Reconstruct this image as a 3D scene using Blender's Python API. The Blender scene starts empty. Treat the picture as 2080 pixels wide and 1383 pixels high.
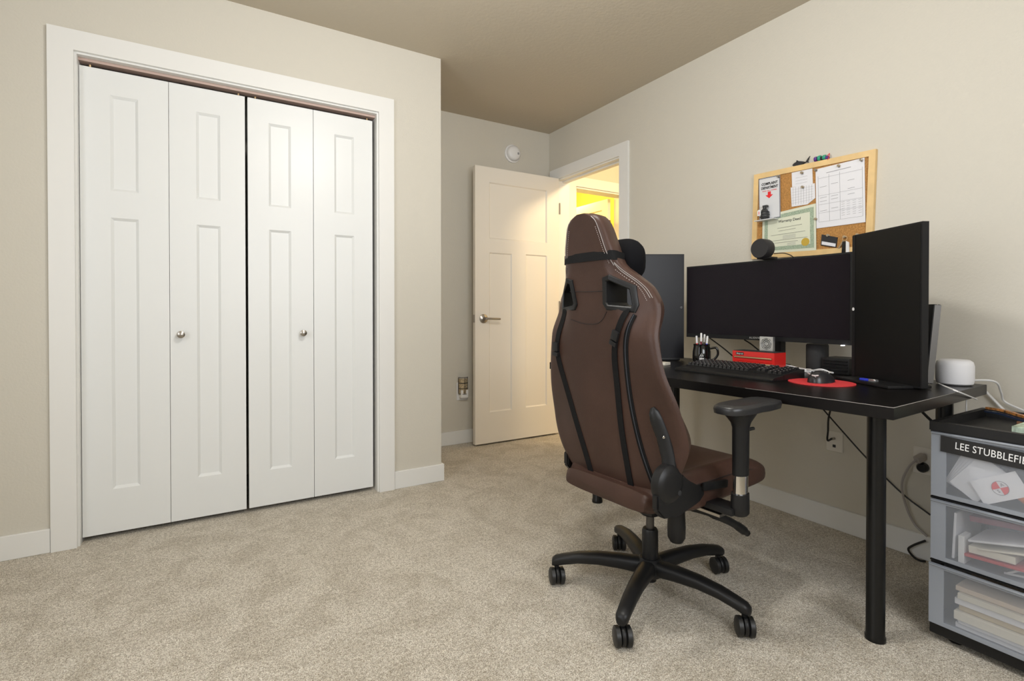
import bpy, bmesh, math, random
from mathutils import Vector, Matrix
import numpy as np
R_ = math.radians
random.seed(7)
scn = bpy.context.scene
col = scn.collection

# ------------------------------------------------------------------ camera
CAMH, FPX, CYP, YAW, PIT = 0.98, 1043.7, 642.5, 0.54298233, -0.00897494
cd = bpy.data.cameras.new('camera'); cam = bpy.data.objects.new('camera', cd); col.objects.link(cam)
cam.location = (0, 0, CAMH)
cam.rotation_euler = (math.pi/2 + PIT, 0, -YAW)
cd.sensor_width = 36.0; cd.sensor_fit = 'HORIZONTAL'; cd.lens = FPX/2080*36
cd.shift_y = -(691.5-CYP)/2080
cd.clip_start = 0.02
scn.camera = cam

# ------------------------------------------------------------------ world, lights, exposure
w = bpy.data.worlds.new('world'); scn.world = w; w.use_nodes = True
w.node_tree.nodes['Background'].inputs[0].default_value = (0.75, 0.86, 1.0, 1)
w.node_tree.nodes['Background'].inputs[1].default_value = 1.0

def light(name, kind, loc, power, color, size=0.2, rot=(0, 0, 0), size_y=None):
    l = bpy.data.lights.new(name, kind); l.energy = power; l.color = color
    if kind == 'AREA':
        l.shape = 'DISK' if size_y is None else 'RECTANGLE'
        l.size = size
        if size_y: l.size_y = size_y
    else:
        l.shadow_soft_size = size
    o = bpy.data.objects.new(name, l); o.location = loc; o.rotation_euler = rot; col.objects.link(o)
    o['kind'] = 'helper'
    return o
LAMP = (0.72, 1.14)
light('ceiling_lamp_light', 'POINT', (LAMP[0], LAMP[1], 2.20), 41, (1.0, 0.985, 0.955), 0.09)
# added fill light, set in an unseen window behind the camera
light('near_fill_light', 'AREA', (0.85, -0.66, 1.5), 28, (0.97, 0.98, 1.0), 1.25, (R_(90), 0, 0), 1.15)
light('side_fill_light', 'AREA', (-1.29, 0.85, 1.45), 17, (0.97, 0.98, 1.0), 1.25, (R_(90), 0, R_(-90)), 1.35)  # second added fill light, for the made-up left window
light('hall_light', 'POINT', (3.0, 2.06, 2.33), 66, (1.0, 0.77, 0.46), 0.09)
light('yellow_room_light', 'POINT', (2.95, 4.35, 2.2), 34, (1.0, 0.80, 0.27), 0.10)
scn.view_settings.view_transform = 'Standard'; scn.view_settings.look = 'None'
scn.view_settings.gamma = 1.0; scn.view_settings.exposure = 0.08
scn.view_settings.use_curve_mapping = False
scn.cycles.use_denoising = True
scn.cycles.max_bounces = 10; scn.cycles.diffuse_bounces = 6
scn.cycles.transparent_max_bounces = 24
scn.cycles.sample_clamp_indirect = 6.0

# ------------------------------------------------------------------ pixel helpers (directions only; the plane touched gives the distance)
_s, _c = math.sin(YAW), math.cos(YAW)
cF = Vector((_s*math.cos(PIT), _c*math.cos(PIT), math.sin(PIT))); cR = Vector((_c, -_s, 0)); cU = cR.cross(cF)
cO = Vector((0, 0, CAMH))
def ray(u, v): return cR*((u-1040)/FPX) - cU*((v-CYP)/FPX) + cF
def at_z(u, v, z): d = ray(u, v); return cO + d*((z-CAMH)/d.z)
def at_x(u, v, x): d = ray(u, v); return cO + d*(x/d.x)
def at_y(u, v, y): d = ray(u, v); return cO + d*(y/d.y)

# ------------------------------------------------------------------ materials
MATS = {}
def mat(name, color, rough=0.5, metal=0.0, spec=0.5, bump=None, vary=None, alpha=None, emit=None, coat=0.0, sheen=0.0):
    """Principled material. bump=(scale, strength[, detail]); vary=(scale, amount) noise on the base colour."""
    if name in MATS: return MATS[name]
    m = bpy.data.materials.new(name); m.use_nodes = True
    nt = m.node_tree; b = nt.nodes['Principled BSDF']
    b.inputs['Base Color'].default_value = (*color, 1)
    b.inputs['Roughness'].default_value = rough; b.inputs['Metallic'].default_value = metal
    b.inputs['Specular IOR Level'].default_value = spec
    b.inputs['Coat Weight'].default_value = coat
    b.inputs['Sheen Weight'].default_value = sheen
    tc = None
    if bump or vary:
        tc = nt.nodes.new('ShaderNodeTexCoord')
    if vary:
        n = nt.nodes.new('ShaderNodeTexNoise'); n.inputs['Scale'].default_value = vary[0]; n.inputs['Detail'].default_value = 5
        nt.links.new(tc.outputs['Object'], n.inputs['Vector'])
        r = nt.nodes.new('ShaderNodeValToRGB')
        a = vary[1]
        r.color_ramp.elements[0].position = 0.3; r.color_ramp.elements[1].position = 0.7
        r.color_ramp.elements[0].color = (*[c*(1-a) for c in color], 1)
        r.color_ramp.elements[1].color = (*[min(1, c*(1+a)) for c in color], 1)
        nt.links.new(n.outputs['Fac'], r.inputs['Fac']); nt.links.new(r.outputs['Color'], b.inputs['Base Color'])
    if bump:
        n = nt.nodes.new('ShaderNodeTexNoise'); n.inputs['Scale'].default_value = bump[0]
        n.inputs['Detail'].default_value = bump[2] if len(bump) > 2 else 3
        nt.links.new(tc.outputs['Object'], n.inputs['Vector'])
        bp = nt.nodes.new('ShaderNodeBump'); bp.inputs['Strength'].default_value = bump[1]; bp.inputs['Distance'].default_value = 0.004
        nt.links.new(n.outputs['Fac'], bp.inputs['Height']); nt.links.new(bp.outputs['Normal'], b.inputs['Normal'])
    if emit:
        b.inputs['Emission Color'].default_value = (*emit[0], 1); b.inputs['Emission Strength'].default_value = emit[1]
    if alpha is not None:
        b.inputs['Alpha'].default_value = alpha
    MATS[name] = m
    return m

WALLC = (0.605, 0.576, 0.505)
wall_m = mat('wall_paint', WALLC, 0.75, spec=0.25, bump=(110, 0.22, 2))
ceil_m = mat('ceiling_paint', (0.52, 0.465, 0.375), 0.85, spec=0.2, bump=(60, 0.3, 3))
trim_m = mat('white_trim_paint', (0.765, 0.765, 0.745), 0.38, spec=0.4)
door_m = mat('white_door_paint', (0.755, 0.77, 0.765), 0.36, spec=0.4, bump=(500, 0.02, 2))
rdoor_m = mat('cream_door_paint', (0.80, 0.76, 0.69), 0.38, spec=0.4)
yellow_m = mat('yellow_wall_paint', (0.75, 0.58, 0.17), 0.7, spec=0.3)
dark_m = mat('closet_dark', (0.05, 0.045, 0.04), 0.9)
track_m = mat('track_board_pink_beige', (0.50, 0.37, 0.32), 0.6)
leather_m = mat('brown_leather', (0.057, 0.030, 0.022), 0.40, spec=0.27, bump=(420, 0.16, 4), vary=(6, 0.12))
seam_m = mat('dark_seam', (0.012, 0.007, 0.006), 0.7)
pipe_m = mat('silver_piping', (0.30, 0.27, 0.26), 0.35)
stitch_m = mat('pale_stitch', (0.42, 0.37, 0.35), 0.7)
strap_m = mat('black_webbing', (0.007, 0.007, 0.0075), 0.8, spec=0.2, bump=(900, 0.3, 2))
plush_m = mat('black_velour', (0.006, 0.006, 0.007), 0.95, spec=0.1)
plast_m = mat('black_plastic', (0.009, 0.009, 0.0095), 0.42, spec=0.35, bump=(700, 0.05, 2))
plastg_m = mat('black_gloss_plastic', (0.010, 0.010, 0.011), 0.16, spec=0.5)
pad_m = mat('grey_black_pad_rubber', (0.018, 0.018, 0.019), 0.38, spec=0.5)
chrome_m = mat('chrome', (0.75, 0.74, 0.72), 0.12, metal=1)
steel_m = mat('brushed_nickel', (0.42, 0.39, 0.35), 0.28, metal=1)
deskw_m = mat('black_brown_desk', (0.005, 0.0042, 0.0042), 0.30, spec=0.25, bump=(300, 0.05, 3))
desk_edge_m = mat('worn_edge_highlight', (0.30, 0.28, 0.26), 0.5)
leg_m = mat('black_steel_leg', (0.005, 0.005, 0.005), 0.28, spec=0.35)
bezel_m = mat('monitor_bezel', (0.009, 0.009, 0.010), 0.45, spec=0.3)
screen_m = mat('screen_black_glass', (0.0045, 0.002, 0.005), 0.25, spec=0.2)
screen2_m = mat('screen_matte_black', (0.005, 0.005, 0.005), 0.40, spec=0.25)
screen3_m = mat('screen_matte_grey', (0.008, 0.008, 0.010), 0.34, spec=0.25)
red_m = mat('red_enamel', (0.72, 0.022, 0.018), 0.32, coat=0.3)
redpad_m = mat('red_mat', (0.62, 0.035, 0.04), 0.7)
brass_m = mat('brass_strip', (0.62, 0.45, 0.25), 0.4, metal=0.6)
white_m = mat('white_plastic', (0.78, 0.78, 0.78), 0.4)
whitec_m = mat('white_cable', (0.72, 0.72, 0.72), 0.45)
greyc_m = mat('grey_cable', (0.36, 0.33, 0.31), 0.5)
blackc_m = mat('black_cable', (0.008, 0.008, 0.008), 0.5)
plate_m = mat('ivory_plate', (0.68, 0.65, 0.59), 0.35)
pine_m = mat('pine_frame', (0.74, 0.52, 0.24), 0.5, vary=(14, 0.10))
cork_m = mat('cork', (0.43, 0.215, 0.062), 0.9, vary=(160, 0.28), bump=(220, 0.4, 3))
paper_m = mat('white_paper', (0.76, 0.76, 0.79), 0.8)
paperg_m = mat('cream_paper', (0.72, 0.68, 0.58), 0.8)
cert_m = mat('pale_green_paper', (0.68, 0.70, 0.56), 0.75)
certb_m = mat('green_guilloche', (0.34, 0.42, 0.31), 0.75, vary=(300, 0.45))
ink_m = mat('grey_ink', (0.25, 0.25, 0.27), 0.8)
inkb_m = mat('black_ink', (0.02, 0.02, 0.022), 0.7)
inkr_m = mat('red_ink', (0.72, 0.015, 0.02), 0.6)
gold_m = mat('gold_seal', (0.58, 0.40, 0.06), 0.4, metal=0.3)
sign_m = mat('sign_white_enamel', (0.66, 0.67, 0.69), 0.35)
gren_m = mat('dark_iron', (0.03, 0.032, 0.034), 0.5, bump=(150, 0.2, 2))
steelpin_m = mat('steel_pin', (0.45, 0.38, 0.28), 0.3, metal=0.8)
white_letter_m = mat('white_lettering', (0.85, 0.85, 0.85), 0.5)
led_m = mat('power_led', (1, 1, 1), 0.5, emit=((0.95, 0.95, 1.0), 6.0))
mug_m = mat('black_glazed_mug', (0.006, 0.006, 0.006), 0.08, coat=0.5)
alum_m = mat('aluminium_fan', (0.70, 0.70, 0.70), 0.3, metal=0.9)
green_m = mat('green_plastic', (0.03, 0.33, 0.20), 0.4)
purple_m = mat('purple_plastic', (0.10, 0.03, 0.22), 0.4)
blue_m = mat('blue_plastic', (0.03, 0.05, 0.55), 0.35)
tort_m = mat('tortoiseshell', (0.30, 0.12, 0.03), 0.25, vary=(90, 0.85))
orange_m = mat('orange_figure', (0.80, 0.22, 0.04), 0.45)
maroon_m = mat('maroon_cover', (0.22, 0.03, 0.05), 0.5)
bluecard_m = mat('blue_card', (0.09, 0.10, 0.34), 0.6)
navy_m = mat('dark_photo', (0.16, 0.18, 0.20), 0.5, vary=(35, 0.7))
brown_wood_m = mat('dark_hinge', (0.30, 0.20, 0.10), 0.4, metal=0.6)

def carpet_mat():
    m = bpy.data.materials.new('carpet'); m.use_nodes = True; nt = m.node_tree; b = nt.nodes['Principled BSDF']
    b.inputs['Roughness'].default_value = 1.0; b.inputs['Specular IOR Level'].default_value = 0.05; b.inputs['Sheen Weight'].default_value = 0.15
    tc = nt.nodes.new('ShaderNodeTexCoord')
    def noise(scale, detail, dist=0.0):
        n = nt.nodes.new('ShaderNodeTexNoise'); n.inputs['Scale'].default_value = scale; n.inputs['Detail'].default_value = detail
        n.inputs['Distortion'].default_value = dist; nt.links.new(tc.outputs['Object'], n.inputs['Vector']); return n
    fine = noise(300, 3, 0.6); mid = noise(95, 3, 0.5); big = noise(7.5, 5, 0.9)
    def ramp(n, c0, c1, p0, p1):
        r = nt.nodes.new('ShaderNodeValToRGB'); r.color_ramp.elements[0].position = p0; r.color_ramp.elements[1].position = p1
        r.color_ramp.elements[0].color = (*c0, 1); r.color_ramp.elements[1].color = (*c1, 1)
        nt.links.new(n.outputs['Fac'], r.inputs['Fac']); return r
    base = ramp(fine, (0.48, 0.41, 0.315), (1.0, 0.945, 0.835), 0.40, 0.585)
    def mul(a, bnode, fac):
        x = nt.nodes.new('ShaderNodeMix'); x.data_type = 'RGBA'; x.blend_type = 'MULTIPLY'; x.inputs['Factor'].default_value = fac
        nt.links.new(a, x.inputs['A']); nt.links.new(bnode, x.inputs['B']); return x.outputs['Result']
    r2 = ramp(mid, (0.66, 0.64, 0.60), (1, 1, 1), 0.36, 0.58)
    r3 = ramp(big, (0.82, 0.805, 0.775), (1, 1, 1), 0.36, 0.58)
    c = mul(base.outputs['Color'], r2.outputs['Color'], 0.8); c = mul(c, r3.outputs['Color'], 0.9)
    nt.links.new(c, b.inputs['Base Color'])
    add = nt.nodes.new('ShaderNodeMath'); add.operation = 'ADD'
    nt.links.new(fine.outputs['Fac'], add.inputs[0]); nt.links.new(mid.outputs['Fac'], add.inputs[1])
    bp = nt.nodes.new('ShaderNodeBump'); bp.inputs['Strength'].default_value = 0.9; bp.inputs['Distance'].default_value = 0.008
    nt.links.new(add.outputs[0], bp.inputs['Height']); nt.links.new(bp.outputs['Normal'], b.inputs['Normal'])
    return m
carpet_m = carpet_mat()

def milky_mat(name, tint, clear):
    """translucent polypropylene: part see-through, part milky"""
    m = bpy.data.materials.new(name); m.use_nodes = True; nt = m.node_tree
    for n in list(nt.nodes): nt.nodes.remove(n)
    out = nt.nodes.new('ShaderNodeOutputMaterial'); mix = nt.nodes.new('ShaderNodeMixShader'); mix.inputs[0].default_value = clear
    p = nt.nodes.new('ShaderNodeBsdfPrincipled'); p.inputs['Base Color'].default_value = (*tint, 1); p.inputs['Roughness'].default_value = 0.3
    t = nt.nodes.new('ShaderNodeBsdfTransparent')
    nt.links.new(p.outputs[0], mix.inputs[1]); nt.links.new(t.outputs[0], mix.inputs[2]); nt.links.new(mix.outputs[0], out.inputs[0])
    return m
milk_m = milky_mat('milky_drawer_plastic', (0.44, 0.47, 0.52), 0.79)
milk2_m = milky_mat('milky_drawer_side', (0.37, 0.40, 0.45), 0.32)

# ------------------------------------------------------------------ geometry helpers
def bm_new(): return bmesh.new()
def box(bm, x0, x1, y0, y1, z0, z1, bev=0.0, seg=2):
    g = bmesh.ops.create_cube(bm, size=1.0); vs = g['verts']
    for v in vs:
        v.co = Vector(((x0+x1)/2 + v.co.x*(x1-x0), (y0+y1)/2 + v.co.y*(y1-y0), (z0+z1)/2 + v.co.z*(z1-z0)))
    if bev > 0:
        es = list({e for v in vs for e in v.link_edges})
        bmesh.ops.bevel(bm, geom=es, offset=bev, segments=seg, profile=0.7, affect='EDGES')
    return vs
def obox(bm, M, sx, sy, sz, bev=0.0, seg=2):
    """box of size sx,sy,sz centred on matrix M"""
    g = bmesh.ops.create_cube(bm, size=1.0); vs = g['verts']
    for v in vs: v.co = Vector((v.co.x*sx, v.co.y*sy, v.co.z*sz))
    if bev > 0:
        es = list({e for v in vs for e in v.link_edges})
        r = bmesh.ops.bevel(bm, geom=es, offset=bev, segments=seg, profile=0.7, affect='EDGES')
        vs = list({v for f in r['faces'] for v in f.verts} | {v for v in vs if v.is_valid})
        vs = list({v for v in vs})
        seen = set(); stack = list(vs); 
        while stack:
            v = stack.pop()
            if v in seen: continue
            seen.add(v)
            for e in v.link_edges: stack.append(e.other_vert(v))
        vs = list(seen)
    for v in vs: v.co = M @ v.co
    return vs
def ring_faces(bm, rings, close=True, cap0=True, cap1=True):
    V = [[bm.verts.new(p) for p in r] for r in rings]
    n = len(V[0])
    for a, b in zip(V, V[1:]):
        for i in range(n if close else n-1):
            j = (i+1) % n
            bm.faces.new((a[i], a[j], b[j], b[i]))
    if close and cap0: bm.faces.new(list(reversed(V[0])))
    if close and cap1: bm.faces.new(V[-1])
    return V
def tube(bm, pts, r, n=8, flat=None):
    """tube along a path; r number or list; flat=(normal vector, ratio) squashes the section"""
    pts = [Vector(p) for p in pts]; rs = r if isinstance(r, (list, tuple)) else [r]*len(pts)
    rings = []; up = None
    for i, p in enumerate(pts):
        t = (pts[min(i+1, len(pts)-1)] - pts[max(i-1, 0)]).normalized()
        if up is None:
            up = Vector((0, 0, 1)) if abs(t.z) < 0.9 else Vector((1, 0, 0))
        a = t.cross(up).normalized(); b = a.cross(t).normalized(); up = b
        rings.append([p + (a*math.cos(2*math.pi*k/n) + b*math.sin(2*math.pi*k/n))*rs[i] for k in range(n)])
    ring_faces(bm, rings)
def ribbon(bm, pts, nrm, wid, th):
    """flat strap along pts; nrm: list of surface normals (or one), width wid, thickness th"""
    pts = [Vector(p) for p in pts]; rings = []
    for i, p in enumerate(pts):
        t = (pts[min(i+1, len(pts)-1)] - pts[max(i-1, 0)]).normalized()
        n = (Vector(nrm[i]) if isinstance(nrm, list) else Vector(nrm)).normalized()
        s = t.cross(n).normalized(); n = s.cross(t).normalized()
        rings.append([p + s*(wid/2)*a + n*th*b for a, b in ((-1, 0), (1, 0), (1, 1), (-1, 1))])
    ring_faces(bm, rings)
def lathe(bm, prof, M=Matrix.Identity(4), n=24):
    rings = [[M @ Vector((r*math.cos(2*math.pi*k/n), r*math.sin(2*math.pi*k/n), z)) for k in range(n)] for r, z in prof]
    ring_faces(bm, rings)
def prism(bm, pts, vec):
    a = [bm.verts.new(Vector(p)) for p in pts]; b = [bm.verts.new(Vector(p)+Vector(vec)) for p in pts]
    n = len(a)
    bm.faces.new(list(reversed(a))); bm.faces.new(b)
    for i in range(n): bm.faces.new((a[i], a[(i+1) % n], b[(i+1) % n], b[i]))
def ringplate(bm, outer, inner, vec):
    """extruded plate with one opening (outer / inner same count)"""
    vec = Vector(vec); n = len(outer)
    A = [bm.verts.new(Vector(p)) for p in outer]; B = [bm.verts.new(Vector(p)) for p in inner]
    C = [bm.verts.new(Vector(p)+vec) for p in outer]; D = [bm.verts.new(Vector(p)+vec) for p in inner]
    for i in range(n):
        j = (i+1) % n
        bm.faces.new((A[i], A[j], B[j], B[i])); bm.faces.new((C[j], C[i], D[i], D[j]))
        bm.faces.new((A[j], A[i], C[i], C[j])); bm.faces.new((B[i], B[j], D[j], D[i]))
def grid_slab(bm, us, vs, holes, P, N, t):
    """slab of thickness t over the grid us x vs without the cells in holes; P(u,v) front point, N normal into the slab"""
    N = Vector(N)*t; H = set(holes); nu, nv = len(us)-1, len(vs)-1
    Fv, Bv = {}, {}
    def f(i, j):
        if (i, j) not in Fv: Fv[i, j] = bm.verts.new(P(us[i], vs[j])); Bv[i, j] = bm.verts.new(Vector(P(us[i], vs[j]))+N)
        return Fv[i, j]
    def b(i, j): f(i, j); return Bv[i, j]
    solid = lambda i, j: 0 <= i < nu and 0 <= j < nv and (i, j) not in H
    for i in range(nu):
        for j in range(nv):
            if not solid(i, j): continue
            bm.faces.new((f(i, j), f(i+1, j), f(i+1, j+1), f(i, j+1)))
            bm.faces.new((b(i, j+1), b(i+1, j+1), b(i+1, j), b(i, j)))
            for (di, dj), (p, q) in (((-1, 0), ((i, j), (i, j+1))), ((1, 0), ((i+1, j+1), (i+1, j))), ((0, -1), ((i+1, j), (i, j))), ((0, 1), ((i, j+1), (i+1, j+1)))):
                if not solid(i+di, j+dj): bm.faces.new((f(*p), f(*q), b(*q), b(*p)))
def finish(bm, name, m, smooth=40):
    bmesh.ops.recalc_face_normals(bm, faces=bm.faces)
    me = bpy.data.meshes.new(name); bm.to_mesh(me); bm.free()
    if m: me.materials.append(m)
    if smooth:
        me.polygons.foreach_set('use_smooth', [True]*len(me.polygons)); me.set_sharp_from_angle(angle=R_(smooth))
    return me
def obj(name, bm, m, parent=None, local=False, smooth=40):
    me = bm if isinstance(bm, bpy.types.Mesh) else finish(bm, name, m, smooth)
    o = bpy.data.objects.new(name, me); col.objects.link(o)
    if parent:
        o.parent = parent
        if not local: o.matrix_parent_inverse = MW[parent.name].inverted()
    MW[o.name] = MW[parent.name] @ Matrix.Identity(4) if (parent and local) else Matrix.Identity(4)
    return o
MW = {}
def tag(o, label, cat, group=None, kind=None):
    o['label'] = label; o['category'] = cat
    if group: o['group'] = group
    if kind: o['kind'] = kind
    return o
def thing(name, label, cat, loc=(0, 0, 0), rz=0.0, group=None, kind=None):
    o = bpy.data.objects.new(name, None); col.objects.link(o)
    o.location = loc; o.rotation_euler = (0, 0, rz); o.empty_display_size = 0.05
    MW[o.name] = Matrix.Translation(Vector(loc)) @ Matrix.Rotation(rz, 4, 'Z')
    return tag(o, label, cat, group, kind)
def struct(name, bm, m, label, cat, smooth=0):
    return tag(obj(name, bm, m, smooth=smooth), label, cat, kind='structure')
def text_mesh(body, size, m, extrude=0.0003, shear=0.0, spacing=1.0, bold=0.0):
    cu = bpy.data.curves.new('lettering', 'FONT'); cu.body = body; cu.size = size; cu.extrude = extrude
    cu.align_x = 'CENTER'; cu.align_y = 'CENTER'; cu.shear = shear; cu.space_character = spacing; cu.offset = bold
    cu.resolution_u = 3
    t = bpy.data.objects.new('lettering', cu); col.objects.link(t)
    dg = bpy.context.evaluated_depsgraph_get(); dg.update()
    me = bpy.data.meshes.new_from_object(t.evaluated_get(dg)); bpy.data.objects.remove(t); bpy.data.curves.remove(cu)
    me.materials.clear(); me.materials.append(m)
    return me
def text(name, body, size, m, M, parent, sx=1.0, **k):
    me = text_mesh(body, size, m, **k); me.transform(M @ Matrix.Diagonal((sx, 1, 1, 1)))
    return obj(name, me, None, parent)
def basis(o, x, y):
    x = Vector(x).normalized(); y = Vector(y); z = x.cross(y).normalized(); y = z.cross(x)
    return Matrix(((x.x, y.x, z.x, o[0]), (x.y, y.y, z.y, o[1]), (x.z, y.z, z.z, o[2]), (0, 0, 0, 1)))
def copy_part(o, parent, M):
    """copy a part (mesh shared) with local matrix M"""
    c = o.copy(); col.objects.link(c); c.parent = parent; c.matrix_parent_inverse = Matrix.Identity(4); c.matrix_basis = M
    return c
def curve_pts(ctrl, n=8):
    """Catmull-Rom through ctrl"""
    P = [Vector(p) for p in ctrl]; P = [P[0]*2-P[1]] + P + [P[-1]*2-P[-2]]; out = []
    for i in range(1, len(P)-2):
        for k in range(n):
            t = k/n
            out.append(0.5*((2*P[i]) + (P[i+1]-P[i-1])*t + (2*P[i-1]-5*P[i]+4*P[i+1]-P[i+2])*t*t + (3*P[i]-P[i-1]-3*P[i+1]+P[i+2])*t**3))
    out.append(P[-2]); return out

# ------------------------------------------------------------------ room shell
XR, YF, YC, ZC = 2.45, 3.47, 2.765, 2.44
XL, YN = -1.25, -0.62
XCOR = 1.188          # closet bump-out corner
WT = 0.115
DY0, DY1, DZ = 2.62, 3.36, 2.045      # room doorway in the right wall
CX0, CX1, CZ = -0.452, 0.826, 2.062   # closet opening
HX0, HX1 = 2.72, 3.28                 # doorway across the hall
YI = 5.3; XH = 3.75
bm = bm_new(); box(bm, XL-0.1, XH+0.3, YN-0.1, YI+0.1, -0.06, 0.0)
struct('floor', bm, carpet_m, 'beige speckled wall to wall carpet on the bedroom floor', 'floor')
bm = bm_new(); box(bm, XL-0.1, XH+0.3, YN-0.1, YI+0.1, ZC, ZC+0.06)
struct('ceiling', bm, ceil_m, 'plain tan painted ceiling above the room', 'ceiling')
bm = bm_new(); grid_slab(bm, [XL, CX0, CX1, XCOR], [0, CZ, ZC], [(1, 0)], lambda u, v: (u, YC, v), (0, 1, 0), WT)
struct('wall_closet', bm, wall_m, 'beige wall around the white closet doors', 'wall')
bm = bm_new(); box(bm, XCOR-WT, XCOR, YC+WT, YF, 0, ZC)
struct('wall_closet_return', bm, wall_m, 'short beige side of the closet bump-out', 'wall')
bm = bm_new(); grid_slab(bm, [XL-0.1, HX0, HX1, XH+0.1], [0, DZ, ZC], [(1, 0)], lambda u, v: (u, YF, v), (0, 1, 0), WT)
struct('wall_far', bm, wall_m, 'beige far wall behind the open door', 'wall')
bm = bm_new(); grid_slab(bm, [YN-0.1, DY0, DY1, YF], [0, DZ, ZC], [(1, 0)], lambda u, v: (XR, u, v), (1, 0, 0), WT)
struct('wall_right', bm, wall_m, 'beige wall behind the desk with the doorway at its far end', 'wall')
bm = bm_new(); grid_slab(bm, [YN-0.1, 0.15, 1.55, YF], [0, 0.75, 2.15, ZC], [(1, 1)], lambda u, v: (XL, u, v), (-1, 0, 0), 0.1)
struct('wall_left', bm, wall_m, 'beige left wall outside the picture', 'wall')
bm = bm_new(); grid_slab(bm, [XL, 0.2, 1.5, XR], [0, 0.9, 2.1, ZC], [(1, 1)], lambda u, v: (u, YN, v), (0, -1, 0), WT)
struct('wall_near', bm, wall_m, 'beige wall with the added window behind the camera', 'wall')
bm = bm_new(); box(bm, XH, XH+0.1, 0.7, YI, 0, ZC); struct('wall_hall', bm, wall_m, 'beige hall wall beyond the doorway', 'wall')
bm = bm_new(); box(bm, XR+WT, XH, 0.7, 0.8, 0, ZC); struct('wall_hall_end', bm, wall_m, 'beige end wall of the hall', 'wall')
bm = bm_new(); box(bm, 2.2, XH, YI-0.1, YI, 0, ZC); struct('wall_yellow_back', bm, yellow_m, 'yellow back wall of the room across the hall', 'wall')
bm = bm_new(); box(bm, 2.2, 2.3, YF+WT, YI-0.1, 0, ZC); struct('wall_yellow_side', bm, yellow_m, 'yellow side wall of the room across the hall', 'wall')
bm = bm_new(); box(bm, XH-0.02, XH, YF+WT, YI-0.1, 0, ZC); struct('wall_yellow_right', bm, yellow_m, 'yellow right wall of the room across the hall', 'wall')

def frame_u(bm, P, N, a0, a1, ztop, wid, t):
    """door casing: two legs and a head round an opening a0..a1, up to ztop"""
    grid_slab(bm, [a0-wid, a0, a1, a1+wid], [0, ztop, ztop+wid], [(1, 0)], P, N, t)
# closet casing, jambs, track
bm = bm_new(); frame_u(bm, lambda u, v: (u, YC, v), (0, -1, 0), CX0+0.004, CX1-0.004, CZ-0.004, 0.083, 0.016)
struct('trim_1', bm, trim_m, 'wide flat white casing around the closet opening', 'trim')
bm = bm_new()
box(bm, CX0, CX0+0.012, YC-0.001, YC+WT, 0, CZ); box(bm, CX1-0.012, CX1, YC-0.001, YC+WT, 0, CZ); box(bm, CX0+0.012, CX1-0.012, YC-0.001, YC+WT, CZ-0.012, CZ)
struct('trim_2', bm, trim_m, 'white jamb lining inside the closet opening', 'trim')
bm = bm_new(); box(bm, CX0+0.012, CX1-0.012, YC+0.030, YC+0.075, CZ-0.024, CZ-0.012)
struct('trim_3', bm, track_m, 'pinkish track board above the closet doors', 'trim')
# closet interior backing is the far wall itself; a dark rail stands for nothing, the gaps show the unlit inside
# room doorway casing + jamb
bm = bm_new(); frame_u(bm, lambda u, v: (XR, u, v), (-1, 0, 0), DY0+0.005, DY1-0.005, DZ-0.005, 0.083, 0.016)
struct('trim_4', bm, trim_m, 'white casing around the open bedroom doorway', 'trim')
bm = bm_new(); box(bm, XR-0.001, XR+WT+0.001, DY0, DY0+0.014, 0, DZ); box(bm, XR-0.001, XR+WT+0.001, DY1-0.014, DY1, 0, DZ); box(bm, XR-0.001, XR+WT+0.001, DY0+0.014, DY1-0.014, DZ-0.014, DZ)
box(bm, XR+0.045, XR+0.08, DY0+0.014, DY0+0.026, 0, DZ-0.014); box(bm, XR+0.045, XR+0.08, DY0+0.026, DY1-0.014, DZ-0.026, DZ-0.014)
struct('trim_5', bm, trim_m, 'white jamb and stop of the bedroom doorway', 'trim')
bm = bm_new(); frame_u(bm, lambda u, v: (u, YF, v), (0, -1, 0), HX0, HX1, DZ, 0.083, 0.016)
box(bm, HX0-0.001, HX0+0.014, YF-0.001, YF+WT+0.001, 0, DZ); box(bm, HX1-0.014, HX1, YF-0.001, YF+WT+0.001, 0, DZ); box(bm, HX0, HX1, YF-0.001, YF+WT+0.001, DZ-0.014, DZ)
struct('trim_6', bm, trim_m, 'cream casing of the doorway across the hall', 'trim')
# baseboards
BH, BT = 0.097, 0.014
def base(name, x0, x1, y0, y1, label):
    bm = bm_new(); box(bm, x0, x1, y0, y1, 0, BH, 0.002, 1); struct(name, bm, trim_m, label, 'baseboard')
base('baseboard_closet_left', XL, CX0-0.081, YC-BT, YC, 'white baseboard left of the closet')
base('baseboard_closet_right', CX1+0.081, XCOR+BT, YC-BT, YC, 'short white baseboard right of the closet')
base('baseboard_closet_return', XCOR, XCOR+BT, YC+0.001, YF, 'white baseboard round the closet corner')
base('baseboard_far', XCOR+BT+0.001, XR-0.001, YF-BT, YF, 'white baseboard on the far wall behind the door')
base('baseboard_right', XR-BT, XR, YN, DY0-0.08, 'white baseboard along the desk wall')
base('baseboard_left', XL, XL+BT, YN, YC-BT-0.001, 'white baseboard on the left wall')
# unseen window behind the camera, added to carry the soft fill
wt = thing('added_window_1', 'added unseen white framed window behind the camera', 'window', (0.85, YN, 0.9), kind='structure')
bm = bm_new(); grid_slab(bm, [0.2, 0.25, 0.83, 0.87, 1.45, 1.5], [0.9, 0.95, 2.05, 2.1], [(1, 1), (3, 1)], lambda u, v: (u, YN-0.03, v), (0, -1, 0), 0.05)
obj('added_window_frame', bm, trim_m, wt, smooth=0)

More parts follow.
